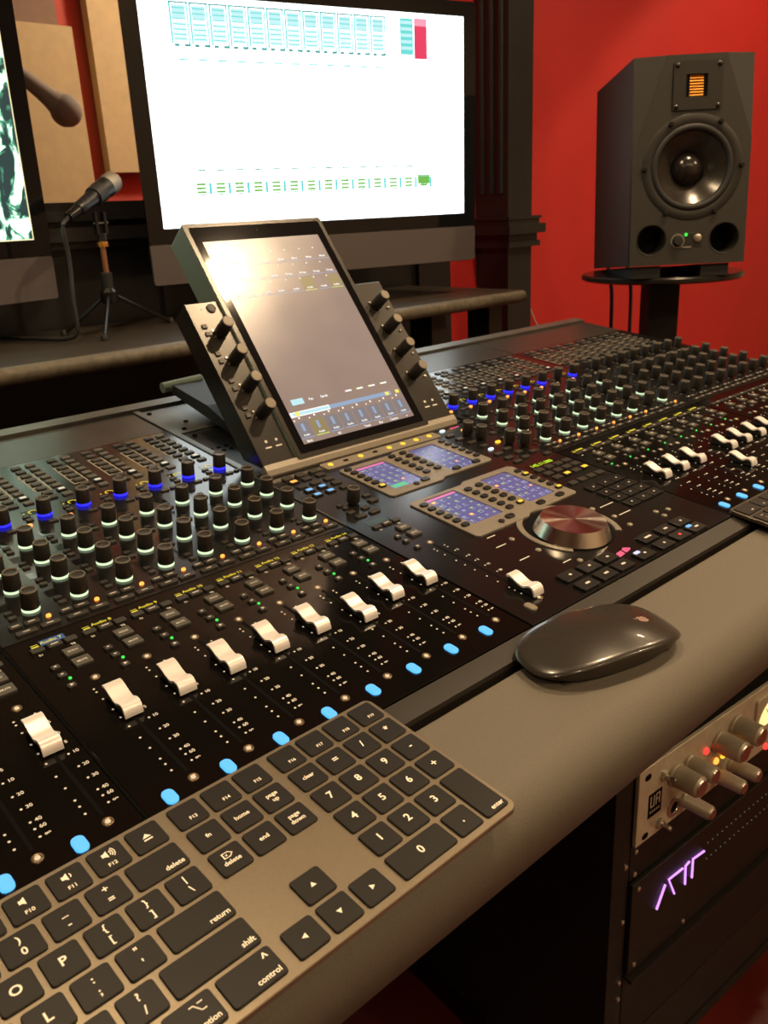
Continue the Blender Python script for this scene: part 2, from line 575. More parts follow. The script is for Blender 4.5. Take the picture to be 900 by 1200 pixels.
# ------------------------------------------------------------------ ceiling lamps
for k, (x, y, pw, cone) in enumerate(LAMPS):
    where = ['above the red-lit right end of the console', 'above the nearest bank of faders', 'over the left side of the room', 'above the speaker side of the room', 'in the far rear corner of the room', 'near the middle of the rear wall', 'behind the keyboard user', 'added in front of the loudspeaker stand to brighten the jog wheel'][k]
    t = thing('ceiling_downlight', 'round warm ceiling downlight ' + where, 'lamp', Matrix.Translation((x, y, RH * MM)), 'ceiling downlights')
    part('trim_ring', C('trim_ring', lambda: lathe([(50, -2), (62, -2), (64, 0)], 24, False, False), M['white_plate']), t)
    part('diffuser', C('diffuser', lambda: lathe([(50, -3), (50, -1)], 24), M['lamp_disc']), t)
    ld = bpy.data.lights.new('downlight', 'SPOT')
    ld.energy = pw
    ld.color = LAMP_COLOUR
    ld.spot_size = rad(cone)
    ld.spot_blend = 0.5 if cone > 120 else 0.12
    ld.shadow_soft_size = 0.05
    lo = bpy.data.objects.new('downlight', ld)
    COL.objects.link(lo)
    lo.parent = t
    lo.location = (0, 0, -0.02)
t = thing('booth_lamp', 'warm ceiling lamp lighting the booth behind the window', 'lamp', Matrix.Translation((2.3, 1.6, RH * MM)))
part('diffuser', C('diffuser', lambda: lathe([(50, -3), (50, -1)], 24), M['lamp_disc']), t)
ld = bpy.data.lights.new('booth_light', 'POINT')
ld.energy = BOOTH_LAMP
ld.color = (1.0, 0.80, 0.55)
ld.shadow_soft_size = 0.1
lo = bpy.data.objects.new('booth_light', ld)
COL.objects.link(lo)
lo.parent = t
lo.location = (0, 0, -0.12)

# ------------------------------------------------------------------ console frame and armrest
cf = thing('mixing_console', 'long black mixing console frame with metal rear rail carrying all the modules', 'console', on_console(0, 0))
part('chassis', new_mesh('chassis', *box2(-18, -24, -70, 1432, 578, -5), M['chassis']), cf)
part('cover_panel', new_mesh('cover_panel', *pad(286, 292, -5, -0.5, 1, 0.5, 2, 128.5, 337), M['smooth_dark']), cf)
part('rear_rail', new_mesh('rear_rail', *box2(-18, 561, -5, 1425, 580, 3), M['rail']), cf)
for u0, u1, lab in ((-14, 271, None), (274, 556, None), (848, 1137, None), (1140, 1425, None)):
    part('blank_panel', new_mesh('blank_panel', *pad(u1 - u0, 74, -5, -0.5, 1, 0.5, 2, (u0 + u1) / 2, 522), M['smooth_dark']), cf)
part('front_trim', new_mesh('front_trim', *loft([[(x, -8.5, -1), (x, -24, -3.2), (x, -25, -6), (x, -25, -30), (x, -8.5, -30)][::-1] for x in (-18, 1432)]), M['trim']), cf)
part('bay_floor', new_mesh('bay_floor', *box2(565, 323, -5, 846, 560, -2), M['rubber']), cf)
part('bay_rail', new_mesh('bay_rail', *box2(559.5, 323, -5, 564.5, 560, 0.8), M['rail']), cf)
part('side_rail', new_mesh('side_rail', *box2(557.3, 190, -5, 558.7, 560, 1.2), M['rail']), cf)
# display carrier behind the touch display
part('bay_plate', new_mesh('bay_plate', *box2(566, 470, -2, 690, 556, -0.5), M['rail']), cf)
br = MB()
br.add(loft([[(u, 556, 30), (u, 470, 24), (u, 392, 4), (u, 392, 0), (u, 556, 20)][::-1] for u in (600, 690)]))
part('hinge_plate', br.mesh('hinge_plate', M['rubber']), cf)
for k in range(4):
    part('hinge_slot', C('hinge_slot', lambda: loft([[(u, 0, 0), (u, -62, -15.6), (u, -62, -16.4), (u, 0, -0.8)][::-1] for u in (0, 6)]), M['slot']), cf, (612 + k * 17, 462, 24))
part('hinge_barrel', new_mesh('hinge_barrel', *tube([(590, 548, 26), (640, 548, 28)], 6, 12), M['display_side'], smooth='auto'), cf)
for k in range(6):
    part('vent_hole', C('vent_hole', lambda: lathe([(2.6, 0), (2.6, 0.4)], 10), M['slot']), cf, (568 + (k % 3) * 9, 404 + (k // 3) * 10, -1.9))
for u, v in ((570, 545), (576, 480), (590, 500), (574, 455)):
    part('bay_screw', C('bay_screw', lambda: lathe([(2.8, 0), (2.8, 1.2), (1.6, 1.8)], 10), M['slot']), cf, (u, v, -0.6))
# console side supports reaching the floor
lg = MB()
lg.add(box2(-18, -10, 0, 10, 500, 690))
single('console_support', lg.mesh('console_support', M['rack_black']), 'black upright panel carrying the left end of the console', 'stand')

arm = MB()
VC, RR = -86, 27
AW = -6.0
prof = [(-29.5, -60), (-29.5, AW - 1.2), (-31, AW)]
for k in range(13):
    a = rad(90 + 7.5 * k * 1.15)
    prof.append((VC + RR * cos(a), AW - RR + RR * sin(a)))
prof += [(-108, -58), (-100, -66), (-40, -66)]
ar = thing('armrest', 'long grey leather armrest with rounded front along the console edge', 'armrest', on_console(0, 0))
part('cushion', new_mesh('cushion', *loft([[(x, p, q) for p, q in prof] for x in (-150, 1440)]), M['pad'], smooth='auto'), ar)


# ------------------------------------------------------------------ mixing console modules
def cap_geo():
    top = [(13.5, 9.2), (11, 9.6), (7, 8.6), (3, 6.9), (-1, 5.9), (-3, 6.1), (-5, 7.4), (-7.5, 8.3), (-10, 8.2), (-12.2, 6.6), (-13.6, 3.6), (-14, 1.6)]
    bot = [(-12.6, 1.6), (-12.4, 3.2), (-11.2, 5.6), (-9.6, 6.9), (-7.5, 7.0), (-5.4, 6.1), (-3.4, 4.8), (-1, 4.6), (3, 5.6), (7, 7.3), (11, 8.3), (13.5, 7.8)]
    pr = top + bot
    return loft([[(x, p, q) for p, q in pr] for x in (-5.6, 5.6)])


def stem_geo():
    pr = [(12.5, 7.9), (7, 7.2), (-1, 4.5), (-7, 6.8), (-12, 3.0), (-12.4, 1.2), (12.5, 1.2)]
    return loft([[(x, p, q) for p, q in pr] for x in (-4.6, 4.6)])


KNOB = [(4.6, 0.4), (4.8, 2.4), (5.9, 2.5), (6.1, 3.2), (5.75, 15.2), (5.4, 15.8), (4.6, 15.8), (4.3, 15.2), (0.4, 15.0)]
RING = [(5.7, 0.3), (6.1, 0.5), (6.1, 1.5), (5.6, 1.8)]
RINGB = [(5.7, 0.3), (6.1, 0.6), (6.1, 2.5), (5.6, 2.9)]


def knob(parent, u, v, light=None, tall=False):
    k = part('knob', C('knob', lambda: lathe(KNOB, 24), M['knob'], 'auto'), parent, (u, v, 0))
    part('knob_rim', C('rim', lambda: lathe([(4.3, 15.3), (4.55, 15.95), (5.3, 15.95), (5.75, 15.3)], 24, False, False), M['knob_rim'], True), k)
    if light:
        part('light_ring', C('ringb' if tall else 'ring', lambda: lathe(RINGB if tall else RING, 24), M[light], True), k, label=None)
    return k


def lit_key(parent, w, d, h, m, loc, r=0.9):
    lit = m.startswith('led')
    k = part('key', key_mesh(w, d, h, M['key_black'] if lit else M[m], r), parent, loc)
    if lit:
        part('key_light', C(('key_light', w, d, h), lambda: pad(w * 0.66, d * 0.62, h - 0.2, h + 0.25, 0.7, 0.2, 2), M[m]), k)
    return k


def dash(mb, m, u, v, w, d, z):
    mb.add(box(w, d, 0.12, u, v, z), m)


DOTS = [113.8, 110.2, 101.9, 89.6, 80.3, 70.2, 57.9, 47.1, 36.1, 30.7, 24.6]
NUMS = [None, None, '5', '0', '5', '10', '20', '30', '40', '60', '\u221e']


def fader_strip(md, u, prn, leg, oled, cap_v, name=None, lit=True, hi=False, fine=True, first=False):
    """one fader channel; u is the slot position inside the module"""
    b = part('select_button', C('oval_button', lambda: pad(6.6, 10.5, 0, 1.5, 3.0, 0.5, 4), M['led_blue'] if lit else M['led_off']), md, (u - 16.2, 8, 0))
    part('fader_slot', flat_mesh(2.2, 101, 0.15, M['slot']), md, (u, 69, 0))
    for v in (13, 124.5):
        d = part('slot_light', C('led_dome', lambda: lathe([(1.45, 0), (1.35, 0.5), (0.7, 0.8)], 12), M['led_white']), md, (u, v, 0))
        part('bezel', C('led_bezel', lambda: lathe([(1.5, 0.3), (2.2, 0.6), (2.8, 0.5), (3.0, 0.05)], 16, False, False), M['bezel_ring'], True), d)
    for v, n in zip(DOTS, NUMS):
        prn.add(lathe([(0.75, 0.05), (0.75, 0.15)], 6), None, (u - 6, v, 0))
        prn.add(lathe([(0.75, 0.05), (0.75, 0.15)], 6), None, (u + 6, v, 0))
        if n and fine:
            tv, tf = text(n, 3.4, 'LEFT')
            prn.add((tv, tf), None, (u + 8.2, v, 0.15))
        elif n:
            prn.add(box(3, 1.4, 0.1, 0, 0, 0.05), None, (u + 10, v, 0))
    cp = part('fader_cap', C('fader_cap', cap_geo, SILVER, 'auto'), md, (u, cap_v, 0))
    part('cap_stem', C('cap_stem', stem_geo, M['rubber']), cp)
    for v, g in ((147.2, 'x'), (137.4, 'a'), (124.2, 't')):
        part('key', key_mesh(5.4, 4.4, 1.8, M['key']), md, (u - 14.6, v, 0))
        if g == 't':
            leg.add(lathe([(1.5, 0), (1.5, 0.1)], 3), None, (u - 14.6, v, 1.8))
        else:
            leg.add(box(1.6, 1.0, 0.08), None, (u - 14.6, v, 1.8))
    if lit:
        part('green_light', C('green_led', lambda: lathe([(1.1, 0), (1.0, 0.8)], 8), M['led_green']), md, (u - 11.9, 132.6, 0))
    for v, tx in ((157.2, 'SOLO'), (143.9, 'MUTE')):
        part('key', key_mesh(11.2, 9.2, 2.0, M['key_light'], 0.6), md, (u + 0.9, v, 0))
        if fine:
            leg.add(text(tx, 2.5), None, (u + 0.9, v - 0.5, 2.06))
        else:
            leg.add(box(5, 1.1, 0.08), None, (u + 0.9, v, 2.0))
    for du, w, tx in ((-15.6, 8.5, None), (-4.6, 9.5, 'WAVE'), (5.8, 8.0, None)):
        part('key', key_mesh(w, 5.2, 1.8, M['key']), md, (u + du, 171.6, 0))
        if tx:
            leg.add(box(5, 0.9, 0.08), None, (u + du, 171.6, 1.8))
    for du, tx in ((-15.4, 'S1'), (5.2, 'TE')):
        if fine:
            prn.add(text(tx, 3.0), None, (u + du, 166.2, 0.15))
        else:
            prn.add(box(3, 1.2, 0.1, 0, 0, 0.05), None, (u + du, 166.2, 0))
    wd = part('name_display', flat_mesh(23, 8, 0.2, M['window']), md, (u - 6.6, 178.6, 0))
    if name:
        mb = MB()
        if hi:
            mb.add(box(16, 6, 0.06, 3.4, 0.2, 0.2), M['blue_field'])
        mb.add(box(4.6, 2.2, 0.08, -8.4, -2.2, 0.3), M['yellow_text'])
        mb.add(box(4.6, 0.5, 0.08, -8.4, 0.4, 0.3), M['yellow_text'])
        if fine:
            mb.add(text(name, 4.4, 'LEFT'), M['yellow_text'], (-4.6, 0.2, 0.4))
        else:
            mb.add(box(12, 2.4, 0.08, 2, 0, 0.3), M['yellow_text'])
        part('lettering', mb.mesh('lettering'), wd)


def fader_module(label, u0, u1, slots, caps, names, lit, fine, hi=None):
    md = thing('fader_module', label, 'fader module', on_console(u0, 0), 'fader modules of the console')
    W = u1 - u0
    part('face_panel', new_mesh('face_panel', *pad(W - 1.2, 196, -4, 0, 0.6, 0.3, 1, W / 2, 90.3), M['fader_panel']), md)
    prn, leg = MB(), MB()
    for i, s in enumerate(slots):
        fader_strip(md, s - u0, prn, leg, None, caps[i], names[i] if names else None, lit, hi == i, fine)
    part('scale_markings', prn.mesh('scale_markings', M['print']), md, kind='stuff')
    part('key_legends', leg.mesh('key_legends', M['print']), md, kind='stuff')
    return md


def knob_module(label, u0, u1, slots, lit, fine):
    md = thing('knob_module', label, 'knob module', on_console(u0, 0), 'knob modules of the console')
    W = u1 - u0
    part('face_panel', new_mesh('face_panel', *pad(W - 1.2, 294, -4, 0, 0.6, 0.3, 1, W / 2, 336.5), M['knob_panel']), md)
    outl, leg = MB(), MB()
    GK = [472.4, 460.7, 449, 437.4, 425.7, 414, 402.5, 391]
    for i, s in enumerate(slots):
        u = s - u0
        on = lit[i]
        for j, v in enumerate(GK):
            part('key', key_mesh(8.6, 6.2, 1.6, M['key']), md, (u - 14.4, v, 0))
            lit_key(md, 8.6, 6.2, 1.6, 'led_key_white' if (on and j == 6) else 'key_light', (u - 1.2, v, 0))
        for v in (453.8, 443.2, 431.6, 419.8, 408.2):
            outl.add(box(14, 1.5, 0.15, u - 14.4, v, 0))
        for du in (-21, -7.8):
            outl.add(box(1.2, 46, 0.15, u + du, 431, 0))
        d = part('pan_display', flat_mesh(18, 9, 0.2, M['window']), md, (u - 5, 372, 0))
        if on:
            mb = MB()
            ring = [(4.2 * cos(rad(a)), 3.6 * sin(rad(a))) for a in range(-20, 231, 25)] + [(3.0 * cos(rad(a)), 2.5 * sin(rad(a))) for a in range(230, -21, -25)]
            n = len(ring)
            h = n // 2
            mb.add(([(x, y, 0.35) for x, y in ring], [[k, k + 1, n - 2 - k, n - 1 - k] for k in range(h - 1)]), M['yellow_text'])
            mb.add(box(1.4, 1.4, 0.1, -8, 0, 0.3), M['yellow_text'])
            part('dial_graphic', mb.mesh('dial_graphic'), d)
        knob(md, u + 0.5, 361.5, 'led_deep' if on else None, True)
        for dv in (364.5, 357.5):
            part('key', key_mesh(6, 4.2, 1.6, M['key']), md, (u - 13.6, dv, 0))
        part('key', key_mesh(8, 3.6, 1.6, M['key']), md, (u + 1.0, 345, 0))
        part('key', key_mesh(5, 3.6, 1.6, M['key']), md, (u + 9.5, 346, 0))
        part('rate_light', C('led_dome2', lambda: pad(4.2, 3.4, 0, 1.6, 1.2, 0.5, 2), M['led_orange'] if on else M['led_off']), md, (u - 17.6, 347.5, 0))
        for r, v in enumerate((315, 284.6, 254, 222.6)):
            knob(md, u + 1.0, v, 'led_mint' if on else None)
            for dv in (3.2, -4.2):
                part('key', key_mesh(5.4, 3.8, 1.6, M['key']), md, (u - 13.2, v + dv, 0))
            part('value_display', flat_mesh(8.5, 9.5, 0.15, M['window']), md, (u - 13.4, v + 13, 0))
        part('key', key_mesh(8.5, 4.6, 1.8, M['key']), md, (u - 15.8, 206.2, 0))
        part('key', key_mesh(10, 4.6, 1.8, M['key']), md, (u - 5.2, 206, 0))
        part('status_light', C('status_light', lambda: pad(3.4, 2.8, 0, 1.9, 1.3, 0.7, 3), M['led_orange'] if on else M['key']), md, (u + 6.6, 207.2, 0))
        part('key', key_mesh(14, 4.8, 1.8, M['key']), md, (u - 12.4, 196.2, 0))
        part('key', key_mesh(13, 4.8, 1.8, M['key']), md, (u + 3.6, 197, 0))
        for du, v in ((-15.8, 206.2), (-5.2, 206), (-12.4, 196.2), (3.6, 197)):
            leg.add(box(4.5, 0.8, 0.08), None, (u + du, v, 1.8))
    part('outline_markings', outl.mesh('outline_markings', M['cream']), md, kind='stuff')
    part('key_legends', leg.mesh('key_legends', M['print']), md, kind='stuff')
    return md


SL = [258.5 - 34.1 * (7 - k) for k in range(8)]
SA = [305.3 + 34.1 * k for k in range(8)]
SB = [878.4 + 34.4 * k for k in range(8)]
SBK = [872.5 + 34.6 * k for k in range(8)]
SC = [1168 + 32.4 * k for k in range(8)]
fader_module('black fader module at the frame edge left of the keyboard top, one cap showing', -14, 273, SL, [88] * 8, [None, None] + ['Audio %d' % k for k in range(1, 7)], True, True)
fader_module('black eight-fader module with silver caps behind the keyboard, nearest full bank', 274, 557.6, SA,
             [89, 88, 87, 88, 88, 79, 88, 88], ['Audio %d' % k for k in range(7, 15)], True, True, 0)
fader_module('black fader module beyond the jog wheel, reddish reflection and one cap pulled lower', 847, 1138, SB,
             [88, 88, 88, 50, 88, 88, 88, 88], ['Audio %d' % k for k in range(15, 23)], True, False)
fader_module('farthest black fader module at the red wall end of the console, displays dark', 1139, 1425, SC, [40] * 8, None, False, False)
knob_module('knob module with eight blue-ringed knobs and mint-lit rows, left of the touch display', 274, 557.6, SA, [True] * 8, True)
knob_module('knob module right of the touch display, lit rings on all but one column', 847, 1138, SBK, [True] * 6 + [False, True], False)
knob_module('farthest knob module with all its knobs unlit, below the loudspeaker', 1139, 1425, SC, [False] * 8, False)

# ------------------------------------------------------------------ master module
mm = thing('master_module', 'master control module with jog wheel, four small violet screens and transport keys', 'control panel', on_console(558.6, 0))
U0 = 558.6
part('face_panel', new_mesh('face_panel', *pad(287, 320, -4, 0, 0.6, 0.3, 1, 143.9, 152.3), M['knob_panel']), mm)


def mk(u, v, w=9.5, d=6, m='key', h=1.8, r=0.9):
    return lit_key(mm, w, d, h, m, (u - U0, v, 0), r)


prn, leg = MB(), MB()
# assignable strip
fader_strip(mm, 592.4 - U0, prn, leg, None, 27, None, False, False, True)
# left keypad
for j, v in enumerate((299.5, 289.5, 276.8, 265.8, 253.6)):
    for i, u in enumerate((579, 594, 610.5)):
        c = 'key'
        if (i, j) == (0, 1):
            c = 'led_orange'
        if i < 2 and j > 2:
            c = 'led_key_blue'
        mk(u, v, 10, 6.4, c)
knob(mm, 592.8 - U0, 220.5)
for u, v, w, d in ((579, 223, 5, 4), (580, 216, 5, 4), (578, 206.5, 8, 5), (594.5, 206.5, 8, 5), (580.5, 195.8, 11, 5), (596, 195.8, 11, 5), (613, 226, 8, 5), (611, 214.7, 10, 6)):
    mk(u, v, w, d)
part('name_display', flat_mesh(23, 8, 0.25, M['dim_teal']), mm, (585 - U0, 180, 0))
# lights strip under the display
part('light_strip', new_mesh('light_strip', *pad(160, 15, 0, 1.0, 2.5, 0.3, 3, 704.5 - U0, 302), M['taupe']), mm)
for k in range(8):
    if k in (1, 3):
        part('strip_light', C('strip_off', lambda: pad(6, 4, 0, 0.8, 1.5, 0.3, 2), M['slot']), mm, (634 + 19.7 * k - U0, 302.4, 0.8))
    else:
        part('strip_light', C('strip_on', lambda: lathe([(3.0, 0), (2.8, 0.9), (1.4, 1.5)], 14), M['led_amber'], 'auto'), mm, (634 + 19.7 * k - U0, 302.4, 0.8))


# four small screens in two taupe frames
def screen_frame(y0, y1, x0=629.5, x1=775, lcds=(), orange=(), notch=True):
    cx = (x0 + x1) / 2
    poly = [(x0 + 3, y0), (cx - 6, y0), (cx, y0 + 4), (x1 - 3, y0 + 5), (x1, y0 + 8), (x1, y1), (x1 - 4, y1 + 4), (cx + 4, y1 + 4), (cx - 4, y1), (x0 + 3, y1), (x0, y1 - 3), (x0, y0 + 3)]
    poly = [(a - U0, b) for a, b in poly]
    holes = [[(a - U0, b) for a, b in ((l[0], l[2]), (l[1], l[2]), (l[1], l[3]), (l[0], l[3]))] for l in lcds]
    part('screen_frame', new_mesh('screen_frame', *holeplate(poly, holes, 0, 1.4), M['taupe']), mm)
    for n, l in enumerate(lcds):
        w, d = l[1] - l[0], l[3] - l[2]
        s = part('screen', new_mesh('screen', *box(w - 0.4, d - 0.4, 0.5), M['lcd_small']), mm, ((l[0] + l[1]) / 2 - U0, (l[2] + l[3]) / 2, 0))
        mb = MB()
        rnd = random.Random(n + int(y0))
        if n == 0:
            mb.add(box(w - 2, 3.2, 0.1, 0, d / 2 - 2.4, 0.5), M['ui_pink'])
            if y0 > 200:
                mb.add(box(w * 0.45, 7, 0.1, -w * 0.22, -d / 2 + 6, 0.5), M['ui_green'])
        for r in range(6):
            for c in range(4):
                x, y = -w / 2 + w * (c + 0.5) / 4, d / 2 - d * (r + 0.9) / 6.6
                if y < -d / 2 + 2:
                    continue
                q = rnd.random()
                m = M['ui_dots'] if q < 0.55 else (M['ui_lilac'] if q < 0.92 else M['led_orange'])
                mb.add(box(2.2 + rnd.random() * 2.0, 1.8 + rnd.random() * 1.2, 0.1, x, y, 0.55), m)
                if rnd.random() < 0.6:
                    mb.add(box(5, 0.7, 0.1, x, y - 3.0, 0.55), M['ui_lilac'])
                if rnd.random() < 0.35:
                    mb.add(box(0.8, 6, 0.1, x + 3.6, y, 0.55), M['ui_lilac'])
        part('screen_icons', mb.mesh('screen_icons'), s, kind='stuff')
    yy = [y0 + 22 + 9.9 * k for k in range(6)]
    for k in range(6):
        for u in (637.2, 695.6, 711.6, 769):
            on = (u, k) in orange
            lit_key(mm, 8.0, 5.6, 2.0, 'led_amber' if on else 'key_black', (u - U0, yy[k] + (0 if u < 700 else 0.8), 1.4), 2.0)
    for u, v, w in ((755.5, y0 + 11.5, 10), (726.5, y0 + 11, 10), (681, y0 + 9.5, 10)):
        part('key', key_mesh(w, 6, 2.0, M['key_black'], 2.2), mm, (u - U0, v, 1.2))
    part('key', C('round_key', lambda: lathe([(3, 0), (3, 1.2), (2.4, 1.8)], 14), M['key_black']), mm, (667.5 - U0, y0 + 7.5, 1.2))


screen_frame(208.5, 286, lcds=((643.5, 682.5, 219.5, 279), (720, 757, 218, 283)), orange={(637.2, 0)})
screen_frame(104.5, 188.5, lcds=((645, 684.5, 124, 184.5), (721.5, 758.5, 123.5, 185)), orange={(769, 0), (769, 4), (711.6, 0)})

# jog wheel
WU, WV = 700.5 - U0, 62.5
part('wheel_ring', new_mesh('wheel_ring', *loft([[(WU + 5 + r * cos(rad(a)), WV + 6 + r * sin(rad(a)), z) for r, z in ((40, 0), (45, 0), (45, 1.0), (40, 1.0))] for a in range(-44, 226, 6)]), M['taupe']), mm)
part('wheel_well', new_mesh('wheel_well', *lathe([(38, 0), (38, 0.3)], 48), M['slot']), mm, (WU + 4, WV + 5, 0))
part('jog_wheel', new_mesh('jog_wheel', *lathe([(32.5, 0.5), (33, 1.6), (27.6, 13.0), (0.6, 13.05)], 72), M['chrome'], smooth='auto'), mm, (WU, WV, 0))
# marks round the wheel
for u, v, w in ((774, 77, 20), (773, 57, 18), (634, 84, 12), (632, 58, 12), (640, 100, 10), (655, 34, 10)):
    prn.add(box(w, 1.0, 0.12, u - U0, v, 0.03))
for u, v in ((755.5, 79.5), (758, 58), (754.5, 40), (797, 40), (811, 36), (796, 31), (650, 86), (652, 60), (664, 28)):
    part('button_light', C('mini_dome', lambda: lathe([(2.6, 0), (2.4, 0.8), (1.2, 1.3)], 12), M['led_off']), mm, (u - U0, v, 0))
# numeric pad and locator keys
for v in (107, 92.5, 79, 65):
    for u in (796.5, 816, 834.5, 851.5)[:4 if v > 70 else 3]:
        if u < 843:
            mk(u, v, 16.5, 11.5, 'key_black', 2.0, 0.8)
            leg.add(box(1.6, 1.6, 0.08), None, (u - U0, v, 2.0))
        else:
            mk(838.5 + 0, v, 1, 1, 'key_black', 0.3)
for v in (126.5, 144.6, 156, 167):
    for u in (791, 806.4, 821, 835.4):
        on = (v == 144.6 and u in (806.4, 835.4))
        mk(u, v, 11, 7, 'led_amber' if on else 'key')
rd = part('time_readout', flat_mesh(42, 9, 0.2, M['window']), mm, (808 - U0, 177.5, 0))
part('lettering', new_mesh('lettering', *text('145.11.080', 7.6), M['green_text']), rd, (0, 0, 0.3))
# upper right monitor section
for u, v in ((811, 282), (813.5, 264.5), (828, 237), (836, 222)):
    knob(mm, u - U0, v)
for u, v, w in ((792, 290, 11), (793, 277, 9), (796, 262, 11), (799, 247, 9), (812, 226, 10), (815, 213, 9), (829, 205, 10), (793, 222, 11), (793, 208, 11), (793, 196, 11), (809, 199, 10), (836, 250, 8), (838, 268, 8), (836, 192, 9), (836, 290, 8)):
    mk(u, v, w, 5.6)
for u, v, m in ((796, 305.5, 'led_ice'), (797.5, 236, 'led_ice'), (820.5, 246, 'led_amber'), (819, 294.5, 'led_amber')):
    part('status_light', C('status_pill', lambda: pad(7, 4, 0, 1.8, 1.8, 0.6, 3), M[m]), mm, (u - U0, v, 0))
pk = MB().add(box(14, 2.6, 0.2, 0, 0, 0))
part('pink_strip', pk.mesh('pink_strip', M['pink']), mm, (817 - U0, 307, 0))
# transport keys
for u, v, tx in ((634, 16.6, 'dot'), (658, 16, 'dot'), (682, 15.6, 'dot'), (634, 0.8, 'bar'), (658.5, 0.8, 'bar'), (682, 0.8, 'bar'), (740, 14.8, 'long'), (767, 14, 'bar'), (792, 14, 'dot'), (741.5, 0, 'dot'), (767.5, 0, 'rec'), (712.5, 0.4, 'dot'), (793, -0.8, 'bar')):
    mk(u, v, 19.5, 12, 'key_black', 2.6, 1.0)
    if tx == 'rec':
        part('record_light', C('rec_light', lambda: lathe([(1.3, 0), (1.3, 0.15)], 10), M['led_red']), mm, (u - U0, v, 2.6))
    else:
        w = {'dot': 2.6, 'bar': 5, 'long': 9}[tx]
        leg.add(box(w, 2.0, 0.1), None, (u + 1 - U0, v, 2.6))
for u, v, m in ((707.5, 4.2, 'led_violet'), (788, 3.4, 'led_key_blue')):
    part('status_light', C('status_pill2', lambda: pad(7, 3.4, 0, 0.5, 1.2, 0.2, 2), M[m]), mm, (u - U0, v, 2.6))
em = MB()
em.add(prism([(0, 0), (9, 1.2), (10, 6.5), (3, 6), (-1, 3)], 0, 0.3)).add(prism([(11, 1.5), (18, 2.5), (21, 4.5), (16, 8.5), (11.5, 6.5)], 0, 0.3))
part('pink_emblem', em.mesh('pink_emblem', M['pink']), mm, (694.5 - U0, 10.5, 0))
part('scale_markings', prn.mesh('scale_markings', M['print']), mm, kind='stuff')
part('key_legends', leg.mesh('key_legends', M['print']), mm, kind='stuff')

# ------------------------------------------------------------------ touch display
DM = on_console(567, 318, 7) @ Matrix.Rotation(rad(45), 4, 'X')         # x right, y up the face, z out of the face
td = thing('touch_display', 'tilted black touch display with knob wings either side and lit app screen', 'touchscreen', DM)


def dx(u):
    return u - 567


part('front_lip', new_mesh('front_lip', *loft([[(x, p, q) for p, q in ((-11, -4), (-7, -6), (2, -8), (3, 2.5), (-3, 3), (-8, 1.5))] for x in (-1, 260)]), M['taupe']), td)
wl = [(0, 0), (37.2, 0), (37.2, 186), (0, 186)]
for x0, w in ((0, 37.2), (218.5, 40.5)):
    g = MB().add(loft([[(x0, yb, z), (x0 + w, yb, z), (x0 + w, 186, z), (x0, 186, z)] for z, yb in ((-26, 24), (-0.6, 0))]))
    g.add(loft([[(x0 + i, 0 + i, z), (x0 + w - i, 0 + i, z), (x0 + w - i, 186 - i, z), (x0 + i, 186 - i, z)] for i, z in ((0, -0.6), (0.6, 0))]))
    wg = part('wing', g.mesh('wing', M['display_body']), td)
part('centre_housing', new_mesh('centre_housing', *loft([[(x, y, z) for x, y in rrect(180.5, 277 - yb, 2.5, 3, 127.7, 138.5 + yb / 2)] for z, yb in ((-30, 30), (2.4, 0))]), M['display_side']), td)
part('bezel', new_mesh('bezel', *holeplate(rrect(179.5, 277, 2.5, 3, 127.7, 138), [[(dx(616.5), 11), (dx(771.5), 11), (dx(771.5), 255.5), (dx(616.5), 255.5)]], 2.5, 3.6), M['display_body']), td)
part('screen_glass', new_mesh('screen_glass', *holeplate(rrect(169, 267, 2, 3, 127.7, 138), [[(dx(618.5), 13), (dx(769.5), 13), (dx(769.5), 253.5), (dx(618.5), 253.5)]], 3.5, 4.0), M['glass_black']), td)
sc = part('screen', new_mesh('screen', *box(152, 241.5, 0.9, dx(694), 133.2, 2.9), M['lcd']), td)
ui = MB()
LX, LY, LZ = dx(618), 12.5, 3.86


def uib(x, y, w, d, m, dz=0):
    ui.add(box(w, d, 0.06, LX + x, LY + y, LZ + dz), M[m])


def uit(x, y, s, size, m='ui_white'):
    ui.add(text(s, size), M[m], (LX + x, LY + y, LZ + 0.14))


for y, dy, xs, nm in ((212.5, 224, (8, 27, 46, 65, 85, 103, 123, 142), 'Mixer'), (193.5, 205, (8, 27, 46, 66, 85, 104, 123, 142), 'Group'), (174, 186.5, (8, 27, 47, 65, 85, 104, 123, 141), 'Audio')):
    for k, x in enumerate(xs):
        uit(x, y, nm, 3.4)
        uib(x - 7.5, dy, 1.5, 1.5, 'ui_white')
        uib(x, y - 3.2, 16.5, 0.7, 'ui_lime' if (y < 180 and k in (5, 7)) else 'ui_blue')
        if y < 180 and k in (5, 7):
            uib(x, y + 6, 16.5, 15, 'ui_olive', -0.02)
uib(17, 46, 15, 6.5, 'ui_cyan')
uit(34, 46, 'Pan', 4)
uit(51, 46, 'Sends', 4)
for x, c in ((84, 'ui_pink'), (100, 'ui_lime'), (117, 'ui_yellow'), (134, 'ui_yellow')):
    uib(x, 46, 8, 1.8, 'ui_white')
    uib(x - 4.6, 46, 1.6, 1.8, c)
uib(26, 33, 50, 5.6, 'ui_white')
uib(27, 33, 46, 3.4, 'ui_cyan', 0.04)
uib(10, 33, 4.5, 5, 'ui_yellow', 0.08)
uib(94, 33, 86, 4.6, 'ui_blue')
uib(131, 33, 5, 4, 'ui_yellow', 0.04)
uib(146, 33, 5, 4, 'ui_yellow', 0.04)
